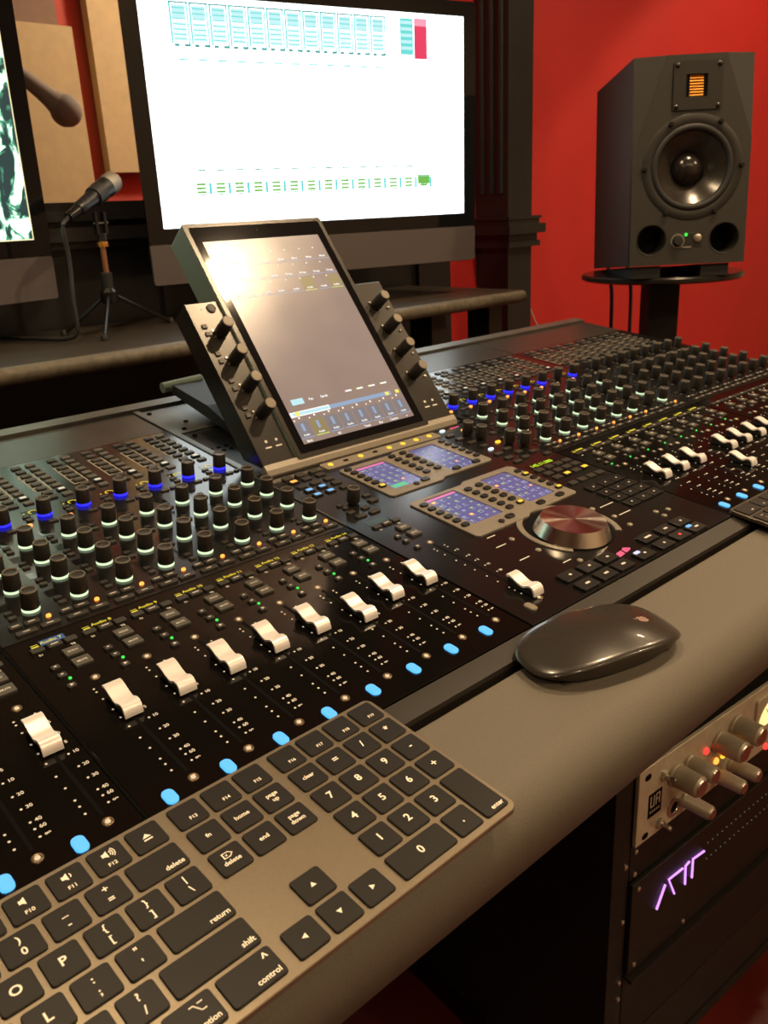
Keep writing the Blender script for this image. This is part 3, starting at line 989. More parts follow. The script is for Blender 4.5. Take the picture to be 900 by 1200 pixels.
for k in range(8):
    x = 9 + 18.9 * k
    uib(x, 16, 16.4, 17, 'ui_olive' if k == 1 else 'ui_tile')
    uib(x, 6.6, 16.4, 0.9, 'ui_lime' if k == 1 else 'ui_blue', 0.04)
    uit(x, 9.6, 'Audio', 3.2)
    uib(x, 18, 3.4, 8.5, 'ui_blue', 0.04)
    uib(x - 6.4, 26.6, 1.5, 1.5, 'ui_white')
    uib(x + 0.5, 28.6, 2.0, 2.0, 'ui_white')
for x, s in ((9, 'Back'), (47, 'All'), (85, 'Track'), (104, 'Bus'), (123, 'Custom'), (142, 'x')):
    uit(x, 2.9, s, 3.6)
part('app_graphics', ui.mesh('app_graphics'), sc, kind='stuff')
WK = [(4.8, 0), (5.0, 1.2), (6.6, 1.5), (6.7, 3), (6.2, 20.9), (5.8, 21.5), (0.5, 21.5)]


def wing_knob(x, y):
    k = part('knob', C('wing_knob', lambda: lathe(WK, 24), M['knob'], 'auto'), td, (x, y, 0))
    part('knob_cap', C('wing_knob_cap', lambda: lathe([(5.5, 21.5), (5.2, 21.9), (0.4, 22.0)], 24), M['knob_top'], 'auto'), k)


for k, y in enumerate((151, 119.5, 88.5, 58)):
    wing_knob(dx(590.5) + k * 0.6, y - 2)
    wing_knob(dx(801.5), y + 4)
    for dy in (7.5, -1):
        part('key', key_mesh(5.4, 4.6, 1.6, M['key_light'], 0.6), td, (dx(577), y + dy, 0))
    for dy in (2, -5):
        part('pin_light', C('pin', lambda: lathe([(1.2, 0), (1.0, 1.2)], 10), M['steel']), td, (dx(583.6), y + dy, 0))
    part('pin_light', C('pin2', lambda: lathe([(1.9, 0), (1.6, 1.4), (0.9, 1.8)], 12), M['steel'], True), td, (dx(817.5), y - 1, 0))
    part('pin_light', C('pin2', lambda: lathe([(1.9, 0), (1.6, 1.4), (0.9, 1.8)], 12), M['steel'], True), td, (dx(794.5), y + 8, 0))
part('power_button', C('power_button', lambda: lathe([(5, 0), (5, 1.0), (4.2, 1.3), (0.4, 1.0)], 24), M['knob'], 'auto'), td, (dx(594), 178, 0))
part('power_light', C('pin_hole', lambda: lathe([(0.8, 0), (0.8, 0.2)], 8), M['slot']), td, (dx(583), 178, 0))
for x0 in (dx(582), dx(798)):
    for k in (0, 12):
        part('marking', C('wing_dot', lambda: lathe([(1.5, 0), (1.5, 0.4)], 10), M['print']), td, (x0 + k, 27, 0))
        part('marking', flat_mesh(7, 1.4, 0.2, M['print']), td, (x0 + k, 20.5, 0))
part('camera_eye', C('camera_eye', lambda: lathe([(2, 0), (2, 0.2)], 12), M['glass_black']), td, (dx(694), 264, 4))
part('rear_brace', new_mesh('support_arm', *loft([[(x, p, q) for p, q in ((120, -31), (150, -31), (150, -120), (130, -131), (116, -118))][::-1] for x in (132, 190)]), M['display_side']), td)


# ------------------------------------------------------------------ keyboards
def keyboard(label, M4, deck, legends, group):
    kb = thing('keyboard', label, 'keyboard', M4, group)
    part('deck', new_mesh('deck', *pad(418.7, 114, -4.6, -1.2, 5, 0.4, 5, 209.35, -57), M[deck]), kb)
    part('base_wedge', new_mesh('base_wedge', *loft([[(8, -106, -10.9), (410, -106, -10.9), (410, -36, -10.9), (8, -36, -10.9)], [(6, -108, -4.6), (412, -108, -4.6), (412, -33, -4.6), (6, -33, -4.6)]]), M['deck_dark']), kb)
    P, RP = 19.0, 18.29
    o1, o2, o3 = 1.75, 280.6, 340.95
    keys = []

    def row(r):
        return -(11 + RP * r)
    fn = [''] + ['F%d' % k for k in range(1, 13)] + ['^']
    keys.append((o1 + 0.75 * P, 0, 1.5, 1, 'esc', 'low'))
    for k in range(1, 14):
        keys.append((o1 + (k + 1) * P, 0, 1, 1, fn[k], 'fn'))
    r1 = [('~', '`'), ('!', '1'), ('@', '2'), ('#', '3'), ('$', '4'), ('%', '5'), ('^', '6'), ('&', '7'), ('*', '8'), ('(', '9'), (')', '0'), ('_', '-'), ('+', '=')]
    for k, s in enumerate(r1):
        keys.append((o1 + (k + 0.5) * P, 1, 1, 1, s, 'two'))
    keys.append((o1 + 13.75 * P, 1, 1.5, 1, 'delete', 'word'))
    keys.append((o1 + 0.75 * P, 2, 1.5, 1, 'tab', 'lword'))
    for k, s in enumerate('QWERTYUIOP'):
        keys.append((o1 + (k + 2) * P, 2, 1, 1, s, 'one'))
    for k, s in enumerate((('{', '['), ('}', ']'), ('|', '\\'))):
        keys.append((o1 + (12 + k) * P, 2, 1, 1, s, 'two'))
    keys.append((o1 + 0.875 * P, 3, 1.75, 1, 'caps lock', 'lword'))
    for k, s in enumerate('ASDFGHJKL'):
        keys.append((o1 + (k + 2.25) * P, 3, 1, 1, s, 'one'))
    for k, s in enumerate(((':', ';'), ('"', "'"))):
        keys.append((o1 + (11.25 + k) * P, 3, 1, 1, s, 'two'))
    keys.append((o1 + 13.625 * P, 3, 1.75, 1, 'return', 'word'))
    keys.append((o1 + 1.125 * P, 4, 2.25, 1, 'shift', 'lword'))
    for k, s in enumerate('ZXCVBNM'):
        keys.append((o1 + (k + 2.75) * P, 4, 1, 1, s, 'one'))
    for k, s in enumerate((('<', ','), ('>', '.'), ('?', '/'))):
        keys.append((o1 + (9.75 + k) * P, 4, 1, 1, s, 'two'))
    keys.append((o1 + 13.375 * P, 4, 2.25, 1, 'shift', 'word'))
    x = 0
    for w, s, st in ((1.5, 'control', 'lword'), (1.25, 'option', 'lword'), (1.5, 'command', 'lword'), (6, '', 'one'), (1.5, 'command', 'word'), (1.25, 'option', 'opt'), (1.5, 'control', 'ctl')):
        keys.append((o1 + (x + w / 2) * P, 5, w, 1, s, st))
        x += w
    for k, s in enumerate(('F13', 'F14', 'F15')):
        keys.append((o2 + (k + 0.5) * P, 0, 1, 1, s, 'low'))
    for k, s in enumerate(('fn', 'home', 'page\nup')):
        keys.append((o2 + (k + 0.5) * P, 1, 1, 1, s, 'mid'))
    for k, s in enumerate(('\u25b7\ndelete', 'end', 'page\ndown')):
        keys.append((o2 + (k + 0.5) * P, 2, 1, 1, s, 'mid'))
    for ux, r, s in ((1.5, 4, 'up'), (0.5, 5, 'left'), (1.5, 5, 'down'), (2.5, 4.0 + 1, 'right')):
        keys.append((o2 + ux * P, r, 1, 1, s, 'arrow'))
    for k, s in enumerate(('F16', 'F17', 'F18', 'F19')):
        keys.append((o3 + (k + 0.5) * P, 0, 1, 1, s, 'low'))
    for r, ss in ((1, ('clear', '=', '/', '*')), (2, '789-'), (3, '456+')):
        for k, s in enumerate(ss):
            keys.append((o3 + (k + 0.5) * P, r, 1, 1, s, 'mid' if s == 'clear' else 'one'))
    for k, s in enumerate('123'):
        keys.append((o3 + (k + 0.5) * P, 4, 1, 1, s, 'one'))
    keys.append((o3 + P, 5, 2, 1, '0', 'one'))
    keys.append((o3 + 2.5 * P, 5, 1, 1, '.', 'one'))
    keys.append((o3 + 3.5 * P, 4.5, 1, 2, 'enter', 'word'))
    for x, r, w, h, s, st in keys:
        W, D = w * P - 2.6, h * RP - 2.5
        k = part('key', key_mesh(round(W, 2), round(D, 2), 1.3, M['kbd_key'], 1.6, 0.35), kb, (x, row(r), -1.25))
        if not legends(x) or not s:
            continue
        mb = MB()
        z = 1.36
        if st == 'one':
            mb.add(text(s, 6.4), None, (0, 0.4, z))
        elif st == 'two':
            mb.add(text(s[0], 5.2), None, (0, 3.3, z)).add(text(s[1], 5.2), None, (0, -3.2, z))
        elif st == 'fn':
            if s == '^':
                mb.add(prism([(-2.2, -0.6), (2.2, -0.6), (0, 2)], z, z + .02)).add(box(4.4, 0.9, 0.02, 0, -2, z))
            else:
                mb.add(text(s, 2.9), None, (0, -4.2, z))
                if s in ('F10', 'F11', 'F12'):
                    mb.add(prism([(-2.4, 1.2), (-1.2, 1.2), (0.4, 0), (0.4, 4.6), (-1.2, 3.4), (-2.4, 3.4)], z, z + .02))
                    for q in range({'F10': 0, 'F11': 1, 'F12': 3}[s]):
                        mb.add(loft([[(0.2 + rr * cos(a), 2.3 + rr * sin(a), zz) for rr, zz in ((1.4 + q, z), (1.9 + q, z), (1.9 + q, z + .02), (1.4 + q, z + .02))] for a in (-0.8, -0.4, 0, 0.4, 0.8)]))
        elif st == 'low':
            mb.add(text(s, 2.9), None, (1.0, -3.6, z))
        elif st == 'mid':
            ln = s.split('\n')
            for i, t_ in enumerate(ln):
                if t_ == '\u25b7':
                    mb.add(loft([[(px * q, py * q + 2.6, z) for px, py in ((-2.6, -1.8), (0.9, -1.8), (2.8, 0), (0.9, 1.8), (-2.6, 1.8))] for q in (1, 0.75)], False, False))
                    mb.add(text('x', 2.4), None, (-0.6, 2.7, z))
                else:
                    mb.add(text(t_, 3.6), None, (0, (len(ln) - 1) * 1.9 - i * 3.8, z))
        elif st == 'word':
            mb.add(text(s, 3.8, 'RIGHT'), None, (W / 2 - 1.8, -D / 2 + 3.2, z))
        elif st == 'ctl':
            mb.add(text(s, 3.8, 'RIGHT'), None, (W / 2 - 1.8, -D / 2 + 3.2, z)).add(text('^', 6), None, (W / 2 - 4, D / 2 - 4.6, z))
        elif st == 'opt':
            mb.add(text(s, 3.6, 'RIGHT'), None, (W / 2 - 1.8, -D / 2 + 3.2, z))
            for a, b in (((-3, 2), (-1.2, 2)), ((-1.2, 2), (1, -1.6)), ((1, -1.6), (3, -1.6)), ((0.6, 2), (3, 2))):
                mb.add(tube([(a[0] + 3, a[1] + 2.6, z), (b[0] + 3, b[1] + 2.6, z)], 0.3, 4))
        elif st == 'lword':
            mb.add(text(s, 3.4, 'LEFT'), None, (-W / 2 + 1.8, -D / 2 + 3.2, z))
        elif st == 'arrow':
            a = {'up': 90, 'left': 180, 'down': 270, 'right': 0}[s]
            mb.add(prism([(1.7 * cos(rad(a + q)), 1.7 * sin(rad(a + q))) for q in (0, 120, 240)], z, z + .02))
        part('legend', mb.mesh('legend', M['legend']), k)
    return kb


KB = on_console(2.2, -4.7, 5.0, rad(0.8)) @ Matrix.Scale(0.984, 4)
keyboard('full-size space grey keyboard with black keys lying nearest, across the armrest', KB, 'deck', lambda x: x > 178, 'keyboards')
keyboard('second keyboard with black keys, its corner overlapping the blue buttons past the jog wheel', on_console(846.8, -2.7, 5.0, rad(-0.6)) @ Matrix.Scale(0.984, 4), 'deck_dark', lambda x: x < 90, 'keyboards')


# ------------------------------------------------------------------ mouse
def mouse():
    t = thing('mouse', 'low glossy black wireless mouse resting on the armrest', 'mouse', on_console(575, -51, -5.8, rad(-14) + pi) @ Matrix.Diagonal((1.1, 1.03, 0.9, 1)))
    n = 40

    def outline(k, ax=56.5, ay=28.5, e=2.7):
        a = 2 * pi * k / n
        c, s = cos(a), sin(a)
        return (ax * math.copysign(abs(c) ** (2 / e), c), ay * math.copysign(abs(s) ** (2 / 2.9), s))

    def top(x, y):
        return 6.0 + 15.4 * (1 - abs(x / 58.5) ** 2.0) ** 0.75 * (1 - 0.22 * (y / 28.5) ** 2)
    loops = []
    for q in (1.0, 0.985, 0.95, 0.85, 0.7, 0.5, 0.3, 0.12, 0.02):
        l = []
        for k in range(n):
            x, y = outline(k)
            dz = {1.0: -1.6, 0.985: -0.7}.get(q, 0)
            l.append((x * q, y * q, top(x * q, y * q) + dz))
        loops.append(l)
    part('top_shell', new_mesh('top_shell', *loft(loops, False, True), M['mouse_top'], smooth=True), t)
    lo = []
    for q, f in ((0.80, 0.0), (0.86, 0.06), (0.94, 0.5), (0.985, 1.0)):
        l = []
        for k in range(n):
            x, y = outline(k)
            l.append((x * q, y * q, 1.2 + f * (top(x, y) - 3.4)))
        lo.append(l)
    part('base', new_mesh('base', *loft(lo), M['deck_dark'], smooth='auto'), t)
    for y in (-17, 17):
        part('foot', C('mouse_foot', lambda: pad(84, 4, 0, 1.3, 2, 0.2, 4), M['rubber']), t, (0, y, 0))
    # bitten-fruit emblem near the palm end
    em = MB()
    body = []
    for k in range(28):
        a = 2 * pi * k / 28
        r = 4.0 * (1 - 0.10 * cos(2 * a) + (-0.35 if False else 0))
        x, y = r * cos(a) * 0.98, r * sin(a)
        if abs(a - pi / 2) < 0.35:
            y -= 0.9 * (1 - abs(a - pi / 2) / 0.35)
        if abs(a - 3 * pi / 2) < 0.3:
            y += 0.5 * (1 - abs(a - 3 * pi / 2) / 0.3)
        if x > 2.6 and (x - 5) ** 2 + (y - 0.5) ** 2 < 5.2:
            x = 5 - math.sqrt(max(0, 5.2 - (y - 0.5) ** 2))
        body.append((x, y))
    leaf = [(0.2, 4.4), (0.5, 5.6), (1.8, 6.7), (1.6, 5.3), (0.9, 4.6)]
    X0 = -33
    for poly in (body, leaf):
        c = (sum(p[0] for p in poly) / len(poly), sum(p[1] for p in poly) / len(poly))
        vv = [(c[0], c[1])] + poly
        pts = [(X0 + y, -x, top(X0 + y, -x) + 0.12) for x, y in vv]
        em.add((pts, [[0, i, i % len(poly) + 1] for i in range(1, len(poly) + 1)]))
    part('emblem', em.mesh('emblem', mat('pinkish grey emblem', (0.32, 0.20, 0.17), 0.4)), t)


mouse()

# ------------------------------------------------------------------ desk riser shelf
SZ = 868
sh = thing('desk_riser', 'long dark brown shelf with worn front edge behind the console', 'shelf', Matrix())
part('shelf_top', new_mesh('shelf_top', *box2(-1000, 786, SZ - 24, 1540, 1118, SZ), M['shelf']), sh)
part('front_edge', new_mesh('front_edge', *tube([(-1000, 786, SZ - 12), (1540, 786, SZ - 12)], 12, 12), M['shelf_edge'], smooth='auto'), sh)
for x in (-980, 300, 930, 1330, 1500):
    part('leg', C('shelf_leg', lambda: box2(0, 840, 0, 40, 900, SZ - 24), M['shelf']), sh, (x, 0, 0))
part('back_panel', new_mesh('back_panel', *box2(-990, 1085, 0, 1400, 1100, SZ - 24), M['wood_dark']), sh)


# ------------------------------------------------------------------ monitors
def frame_m(pos, yaw, pitch):
    return Matrix.Translation(pos) @ Matrix.Rotation(yaw, 4, 'Z') @ Matrix.Rotation(-pitch, 4, 'X') @ Matrix.Rotation(pi / 2, 4, 'X')


def monitor(label, M4, fill, foot):
    """local x right, y up, z towards the viewer; origin at the picture's lower left corner"""
    t = thing('computer_monitor', label, 'monitor', M4, 'monitors on the shelf')
    part('front_glass', new_mesh('front_glass', *holeplate(rrect(650, 385, 6, 3, 298.5, 168), [[(0, 0), (597, 0), (597, 336), (0, 336)]], -6, 0), M['glass_black']), t)
    part('chin', new_mesh('chin', *pad(650, 64, -6, 0, 5, 0.6, 3, 298.5, -56.6), M['imac']), t)
    part('back_shell', new_mesh('back_shell', *loft([[(x * q + 298.5, y * q + 135, z) for x, y in rrect(650, 449, 10, 4)] for q, z in ((1, -6), (0.99, -9), (0.55, -38), (0.3, -42))][::-1]), M['imac_dark'], smooth='auto'), t)
    s = part('picture', new_mesh('picture', *box(597, 336, 0.8, 298.5, 168, -1.6), fill), t)
    part('stand_neck', new_mesh('stand_neck', *loft([[(x, -40, -40), (x, 10, -44), (x, -foot + 6, -150), (x, -foot + 6, -142), (x, -60, -48)][::-1] for x in (205, 392)]), M['imac']), t)
    part('stand_foot', new_mesh('stand_foot', *loft([[(x, -foot + 6, z) for x, z in rrect(190, 190, 18, 4, 298.5, -66)], [(x, -foot, z) for x, z in rrect(190, 190, 18, 4, 298.5, -66)]]), M['imac']), t)
    return t, s


MR = frame_m((0.859, 0.981, 1.021), rad(-12.35), rad(-1.3))
t, s = monitor('large dark-framed monitor with overexposed white mixer window, behind the touch display', MR, M['screen_white'], 148)
g = MB()


def q(x0, y0, x1, y1, m, z=-0.78):
    g.add(box2(x0, y0, z, x1, y1, z + 0.1), M[m])


xs = [48 + 32.1 * k for k in range(13)]
for k in range(12):
    x = xs[k]
    q(x, 325, x + 31, 327.5, 'scr_teal')
    q(x, 270, x + 3.2, 325, 'scr_cyan')
    q(x + 27.5, 270, x + 30, 325, 'scr_cyan')
    for y in (318, 311, 303, 296, 289, 282, 276):
        q(x + 4, y, x + 26, y + 1.6, 'scr_cyan')
    q(x + 4, 304, x + 26, 323, 'scr_pale', -0.8)
    q(x + 4, 273, x + 26, 300, 'scr_haze', -0.8)
    q(x + 4, 266, x + 12, 270, 'scr_teal')
    q(x + 20, 266, x + 30, 270, 'scr_teal')
    q(x + 8, 247, x + 23, 249.5, 'scr_cyan')
    q(x + 14, 186, x + 15.5, 188, 'scr_pale')
q(461, 270, 488, 327, 'scr_cyan', -0.8)
for y in (318, 308, 298, 288, 278):
    q(463, y, 486, y + 5, 'scr_pale')
q(490, 264, 517, 316, 'scr_red')
q(490, 316, 517, 328, 'scr_pink')
for x in (462, 478, 494):
    q(x, 247, x + 8, 249, 'scr_pale')
for k in range(14):
    x = 63 + 33.4 * k
    q(x + 4, 86, x + 18, 88.4, 'scr_teal')
    for y in (64, 58, 52):
        q(x, y, x + 16, y + 3.8, 'scr_green')
    q(x + 4, 49, x + 15, 51, 'scr_teal')
    q(x + 21, 50, x + 26, 68, 'scr_cyan')
    q(x - 1, 69, x + 17, 70.5, 'scr_pale')
q(492, 56, 518, 72, 'scr_green')
part('mixer_window_graphics', g.mesh('mixer_window_graphics'), s, kind='stuff')

# left monitor: bright landscape picture
wp = mat('landscape wallpaper', (0.02, 0.02, 0.02), 0.3)
nt = wp.node_tree
b = nt.nodes['Principled BSDF']
tc = nt.nodes.new('ShaderNodeTexCoord')
mp = nt.nodes.new('ShaderNodeMapping')
mp.inputs['Scale'].default_value = (20, 13, 1)
nz = nt.nodes.new('ShaderNodeTexNoise')
nz.inputs['Scale'].default_value = 1.6
nz.inputs['Detail'].default_value = 6
nz.inputs['Distortion'].default_value = 1.2
rp = nt.nodes.new('ShaderNodeValToRGB')
cr = rp.color_ramp
cr.elements[0].position = 0.46
cr.elements[0].color = (0.006, 0.02, 0.02, 1)
cr.elements[1].position = 0.62
cr.elements[1].color = (0.95, 1.0, 0.82, 1)
e = cr.elements.new(0.51)
e.color = (0.04, 0.16, 0.10, 1)
e = cr.elements.new(0.55)
e.color = (0.45, 0.72, 0.50, 1)
nt.links.new(tc.outputs['Object'], mp.inputs['Vector'])
nt.links.new(mp.outputs['Vector'], nz.inputs['Vector'])
nt.links.new(nz.outputs['Fac'], rp.inputs['Fac'])
nt.links.new(rp.outputs['Color'], b.inputs['Emission Color'])
b.inputs['Emission Strength'].default_value = 2.8
ML = frame_m((0.656, 1.008, 1.0157), rad(12), rad(-1.3)) @ Matrix.Translation((-0.597, 0, 0))
t, s = monitor('large dark-framed monitor showing a bright rocky landscape, cut by the frame edge', ML, wp, 146)
g = MB()
g.add(box2(0, 0, -0.78, 597, 1.6, -0.7), M['scr_cream']).add(box2(595.4, 0, -0.78, 597, 336, -0.7), M['scr_cream'])
part('picture_edge', g.mesh('picture_edge'), s)

# ------------------------------------------------------------------ microphone on desk tripod
T0 = Vector((748, 980, SZ))
st = thing('microphone_stand', 'small tripod desk stand with copper rod between the monitors', 'stand', Matrix.Translation(T0 * MM))
part('hub', new_mesh('hub', *lathe([(11, 46), (14, 50), (14, 64), (9, 70)], 16), M['gloss_black'], smooth='auto'), st)
part('sleeve', new_mesh('sleeve', *lathe([(9, 70), (9, 92), (6, 94)], 16), M['rubber'], smooth='auto'), st)
part('rod', new_mesh('rod', *lathe([(4.5, 92), (4.5, 134)], 14), M['copper'], smooth='auto'), st, (1, 0, 0))
part('collar', new_mesh('collar', *lathe([(8.5, 132), (8.5, 138), (6, 140)], 16), M['brass'], smooth='auto'), st, (2, 0, 0))
cl = MB()
cl.add(lathe([(7, 140), (7, 152)], 14)).add(box(4, 10, 33, -7, 0, 150)).add(box(4, 10, 33, 7, 0, 150)).add(tube([(-12, 0, 166), (12, 0, 166)], 3.5, 10))
part('clip_base', cl.mesh('clip_base', M['imac_dark']), st, (3, 0, 0))
for fx, fy in ((-64, 46), (-54, -78), (118, 30)):
    l = part('leg', new_mesh('leg', *tube([(fx * 0.12, fy * 0.12, 56), (fx * 0.96, fy * 0.96, 5)], 3.2, 8), M['gloss_black'], smooth='auto'), st)
    part('rubber_foot', new_mesh('rubber_foot', *lathe([(5.5, 0), (6, 4), (4, 9)], 12), M['rubber'], smooth='auto'), l, (fx, fy, 0))
a, bb = Vector((708, 955, 1055)), Vector((796, 1000, 1098))
dr = (bb - a).normalized()
mi = thing('microphone', 'black handheld-style microphone clipped to the small desk tripod', 'microphone', Matrix.Translation(a * MM))
L = (bb - a).length
part('body', new_mesh('body', *tube([(0, 0, 0), dr * 6, dr * 12, dr * (L * 0.45), dr * (L * 0.72), dr * (L * 0.74)], [9, 10.5, 10.5, 12, 16, 16], 18), M['imac_dark'], smooth='auto'), mi)
part('grille', new_mesh('grille', *tube([dr * (L * 0.74), dr * (L * 0.80), dr * (L * 0.94), dr * (L * 1.0)], [15, 16.5, 16, 11], 18), M['mesh_grey'], smooth='auto'), mi)
part('clip', new_mesh('clip', *tube([dr * (L * 0.40), dr * (L * 0.58)], [14.5, 15.5], 18), M['rubber'], smooth='auto'), mi)
part('connector', new_mesh('connector', *tube([dr * -26, dr * 1], [7, 8], 12), M['gloss_black'], smooth='auto'), mi)
p = a - dr * 26
cab = smooth_path([p, p + Vector((-14, -8, -14)), (674, 935, 985), (666, 925, 930), (662, 920, 886), (650, 935, 874), (628, 990, 873), (600, 1070, 873)], 7)
single('microphone_cable', new_mesh('microphone_cable', *tube(cab, 3.2, 8), M['rubber'], smooth='auto'), 'black cable hanging from the microphone tail to the shelf', 'cable')

# microphone in the booth
bm = thing('booth_microphone', 'large grey round-headed microphone seen through the window glass', 'microphone', Matrix.Translation((1.09, 1.8, 1.292)))
gl = [(37 * sin(pi * k / 10), -37 * cos(pi * k / 10)) for k in range(1, 10)]
part('head', new_mesh('head', *lathe(gl, 24), M['pop'], smooth=True), bm)
dv = Vector((-56, 10, 47)).normalized()
part('body', new_mesh('body', *tube([dv * 20, dv * 42, dv * 70, dv * 170], [28, 22, 19, 15], 20), M['pop'], smooth='auto'), bm)
bs = thing('boom_stand', 'black boom stand holding the round-headed microphone in the booth', 'stand', Matrix.Translation((0.62, 1.9, 0)))
part('pole', new_mesh('pole', *tube([(0, 0, 10), (0, 0, 1560)], 11, 12), M['gloss_black'], smooth='auto'), bs)
part('boom', new_mesh('boom', *tube([(-200, 45, 1640), (0, 0, 1560), (318, -71, 1423)], 8, 10), M['gloss_black'], smooth='auto'), bs)
part('base', new_mesh('base', *lathe([(140, 0), (140, 12), (30, 22)], 28), M['gloss_black'], smooth='auto'), bs)

# ------------------------------------------------------------------ loudspeaker on stand
SPM = frame_m((1.513, 0.525, 0.918), rad(-43.28), rad(4.07))
sp = thing('loudspeaker', 'black studio loudspeaker with gold ribbon tweeter on a tall stand', 'speaker', SPM)
fo = [(0, 0), (201, 0), (201, 205), (152, 337), (54, 337), (0, 185)]
wc, ph = (103, 160), ((37, 43), (164, 42))
cb = MB()
fv, ff = holeplate(fo, [circle(70, 40, *wc), circle(25, 28, *ph[0]), circle(25, 28, *ph[1])], -12, 0)
cb.add((fv, ff))
# body behind the baffle: sides, corner facets, back
bl = [(0, 0, -1), (201, 0, -1), (201, 205, -1), (201, 337, -10), (152, 337, -1), (54, 337, -1), (0, 337, -10), (0, 185, -1)]
bk = [(0, 0, -280), (201, 0, -280), (201, 337, -280), (0, 337, -280)]
bv = bl + bk
bf = [[2, 3, 4], [5, 6, 7], [0, 1, 9, 8][::-1], [1, 2, 3, 10, 9][::-1], [3, 4, 5, 6, 11, 10][::-1], [0, 7, 6, 11, 8], [8, 9, 10, 11][::-1]]
cb.add((bv, bf))
part('cabinet', cb.mesh('cabinet', M['spk']), sp)
wf = part('woofer_frame', new_mesh('woofer_frame', *lathe([(70, -0.5), (86, -0.5), (86, 0.6), (85.2, 1.1), (72, 1.1), (70, 0.2)], 56, False, False), M['spk_plate'], smooth='auto'), sp, (*wc, 0))
part('surround', new_mesh('surround', *lathe([(71, -1)] + [(65 + 6 * cos(rad(k)), -1.5 + 5 * sin(rad(k))) for k in range(0, 181, 20)] + [(58, -3)], 56, False, False), M['rubber'], smooth=True), sp, (*wc, 0))
part('cone', new_mesh('cone', *lathe([(59, -2), (48, -9), (36, -18), (27, -27), (24, -30)], 56, False, True), M['cone'], smooth=True), sp, (*wc, 0))
part('dust_cap', new_mesh('dust_cap', *lathe([(27 * cos(rad(k)), -27 + 20 * sin(rad(k))) for k in range(0, 90, 12)] + [(0.5, -7)], 40), M['dome'], smooth=True), sp, (wc[0] - 2, wc[1], 0))
for x, y in ((63, 230), (147, 231), (20, 160), (186, 160), (60, 87), (144, 87)):
    part('screw', C('spk_screw', lambda: lathe([(4.5, 0), (4.5, 2.5), (3.4, 4.2), (1.5, 4.4)], 14), M['gloss_black'], 'auto'), sp, (x, y, 2))
tw = part('tweeter_plate', new_mesh('tweeter_plate', *holeplate(rrect(82, 75, 3, 3, 105, 288.5), [[(85, 271), (121, 271), (121, 306), (85, 306)]], -1, 3), M['spk_plate']), sp)
part('ribbon_well', new_mesh('ribbon_well', *holeplate([(84, 270), (122, 270), (122, 307), (84, 307)], [[(91, 270.5), (115, 270.5), (115, 306.5), (91, 306.5)]], -0.5, 1.2), M['slot']), tw)
rb = []
for k in range(17):
    rb.append((306 - 35 * k / 16, 1.8 if k % 2 else 0.0))
part('ribbon', new_mesh('ribbon', *loft([[(x, y, z) for y, z in rb] for x in (91.5, 114.5)], False, False, False), M['gold']), tw)
for x, y in ((70, 320), (140, 320), (70, 256), (140, 256)):
    part('screw', C('tw_screw', lambda: lathe([(4, 0), (4, 1.5), (2.4, 2.6)], 14), M['gloss_black'], 'auto'), sp, (x, y, 2.6))
for x, y in ph:
    part('bass_port', new_mesh('bass_port', *lathe([(25, -70), (22, -30), (22.5, -8), (25.5, 0.5), (26.5, 0.9), (27, 0)], 32, True, False), M['spk_plate'], smooth='auto'), sp, (x, y, 0))
cp = part('control_plate', new_mesh('control_plate', *pad(50, 24, -0.5, 0.8, 3, 0.3, 3, 101, 41), M['spk_plate']), sp)
part('volume_knob', new_mesh('volume_knob', *lathe([(9, 0), (8.5, 6), (7, 8), (1, 8.2)], 24), M['rubber'], smooth='auto'), sp, (83, 40, 0.8))
part('knob_scale', new_mesh('knob_scale', *lathe([(10, 0.9), (12, 0.9)], 24, False, False), M['led_off']), sp, (83, 40, 0))
part('power_light', new_mesh('power_light', *lathe([(3, 0.8), (2.6, 2)], 12), M['led_green']), sp, (97, 50, 0))
part('power_button', new_mesh('power_button', *lathe([(7.5, 0.8), (7, 3), (4, 4), (1, 4.2)], 20), M['steel'], smooth='auto'), sp, (117, 43.5, 0))
part('badge', new_mesh('badge', *box(16, 2.4, 0.4, 99, 29, 0.8), M['led_off']), sp)

PZ = 896
ss = thing('speaker_stand', 'gloss black speaker stand with oval top plate and square column', 'stand', Matrix.Translation((1.682, 0.56, 0)))
part('top_plate', new_mesh('top_plate', *loft([[(150 * q * cos(2 * pi * k / 48), 150 * q * sin(2 * pi * k / 48), z) for k in range(48)] for q, z in ((0.97, PZ - 12), (1, PZ - 9), (1, PZ - 3), (0.98, PZ))]), M['gloss_black'], smooth='auto'), ss)
part('column', new_mesh('column', *box2(-29, -29, 14, 29, 29, PZ - 12), M['rack_black']), ss, rot=(0, 0, rad(-43)))
part('base_plate', new_mesh('base_plate', *box2(-160, -160, 0, 160, 160, 14), M['rack_black']), ss, rot=(0, 0, rad(-43)))
# wedge isolation pads
for x, lab in ((30, 'black foam isolation wedge under the left half of the loudspeaker'), (150, 'black foam isolation wedge under the right half of the loudspeaker')):
    pm = Matrix.Translation((1.513, 0.525, 0)) @ Matrix.Rotation(rad(-43.28), 4, 'Z')
    single('isolation_pad', new_mesh('isolation_pad', *loft([[(xx, 4, PZ + .3), (xx, 240, PZ + .3), (xx, 240, PZ + 1.2), (xx, 4, PZ + 21)] for xx in (x - 22, x + 26)]), M['foam']), lab, 'pad', pm, 'speaker pads')
for k, (x, lab) in enumerate(((1752, 'thin black cable hanging from the speaker stand plate, left of the other cable'), (1826, 'thin black cable hanging beside the speaker stand column'))):
    single('speaker_cable', new_mesh('speaker_cable', *tube(smooth_path([(x + 40, 760, 960), (x + 4, 725, 880), (x, 712, 800), (x + 4, 720, 400), (x + 10, 760, 8)], 6), 4, 8), M['rubber'], smooth='auto'), lab, 'cable', group='speaker cables')
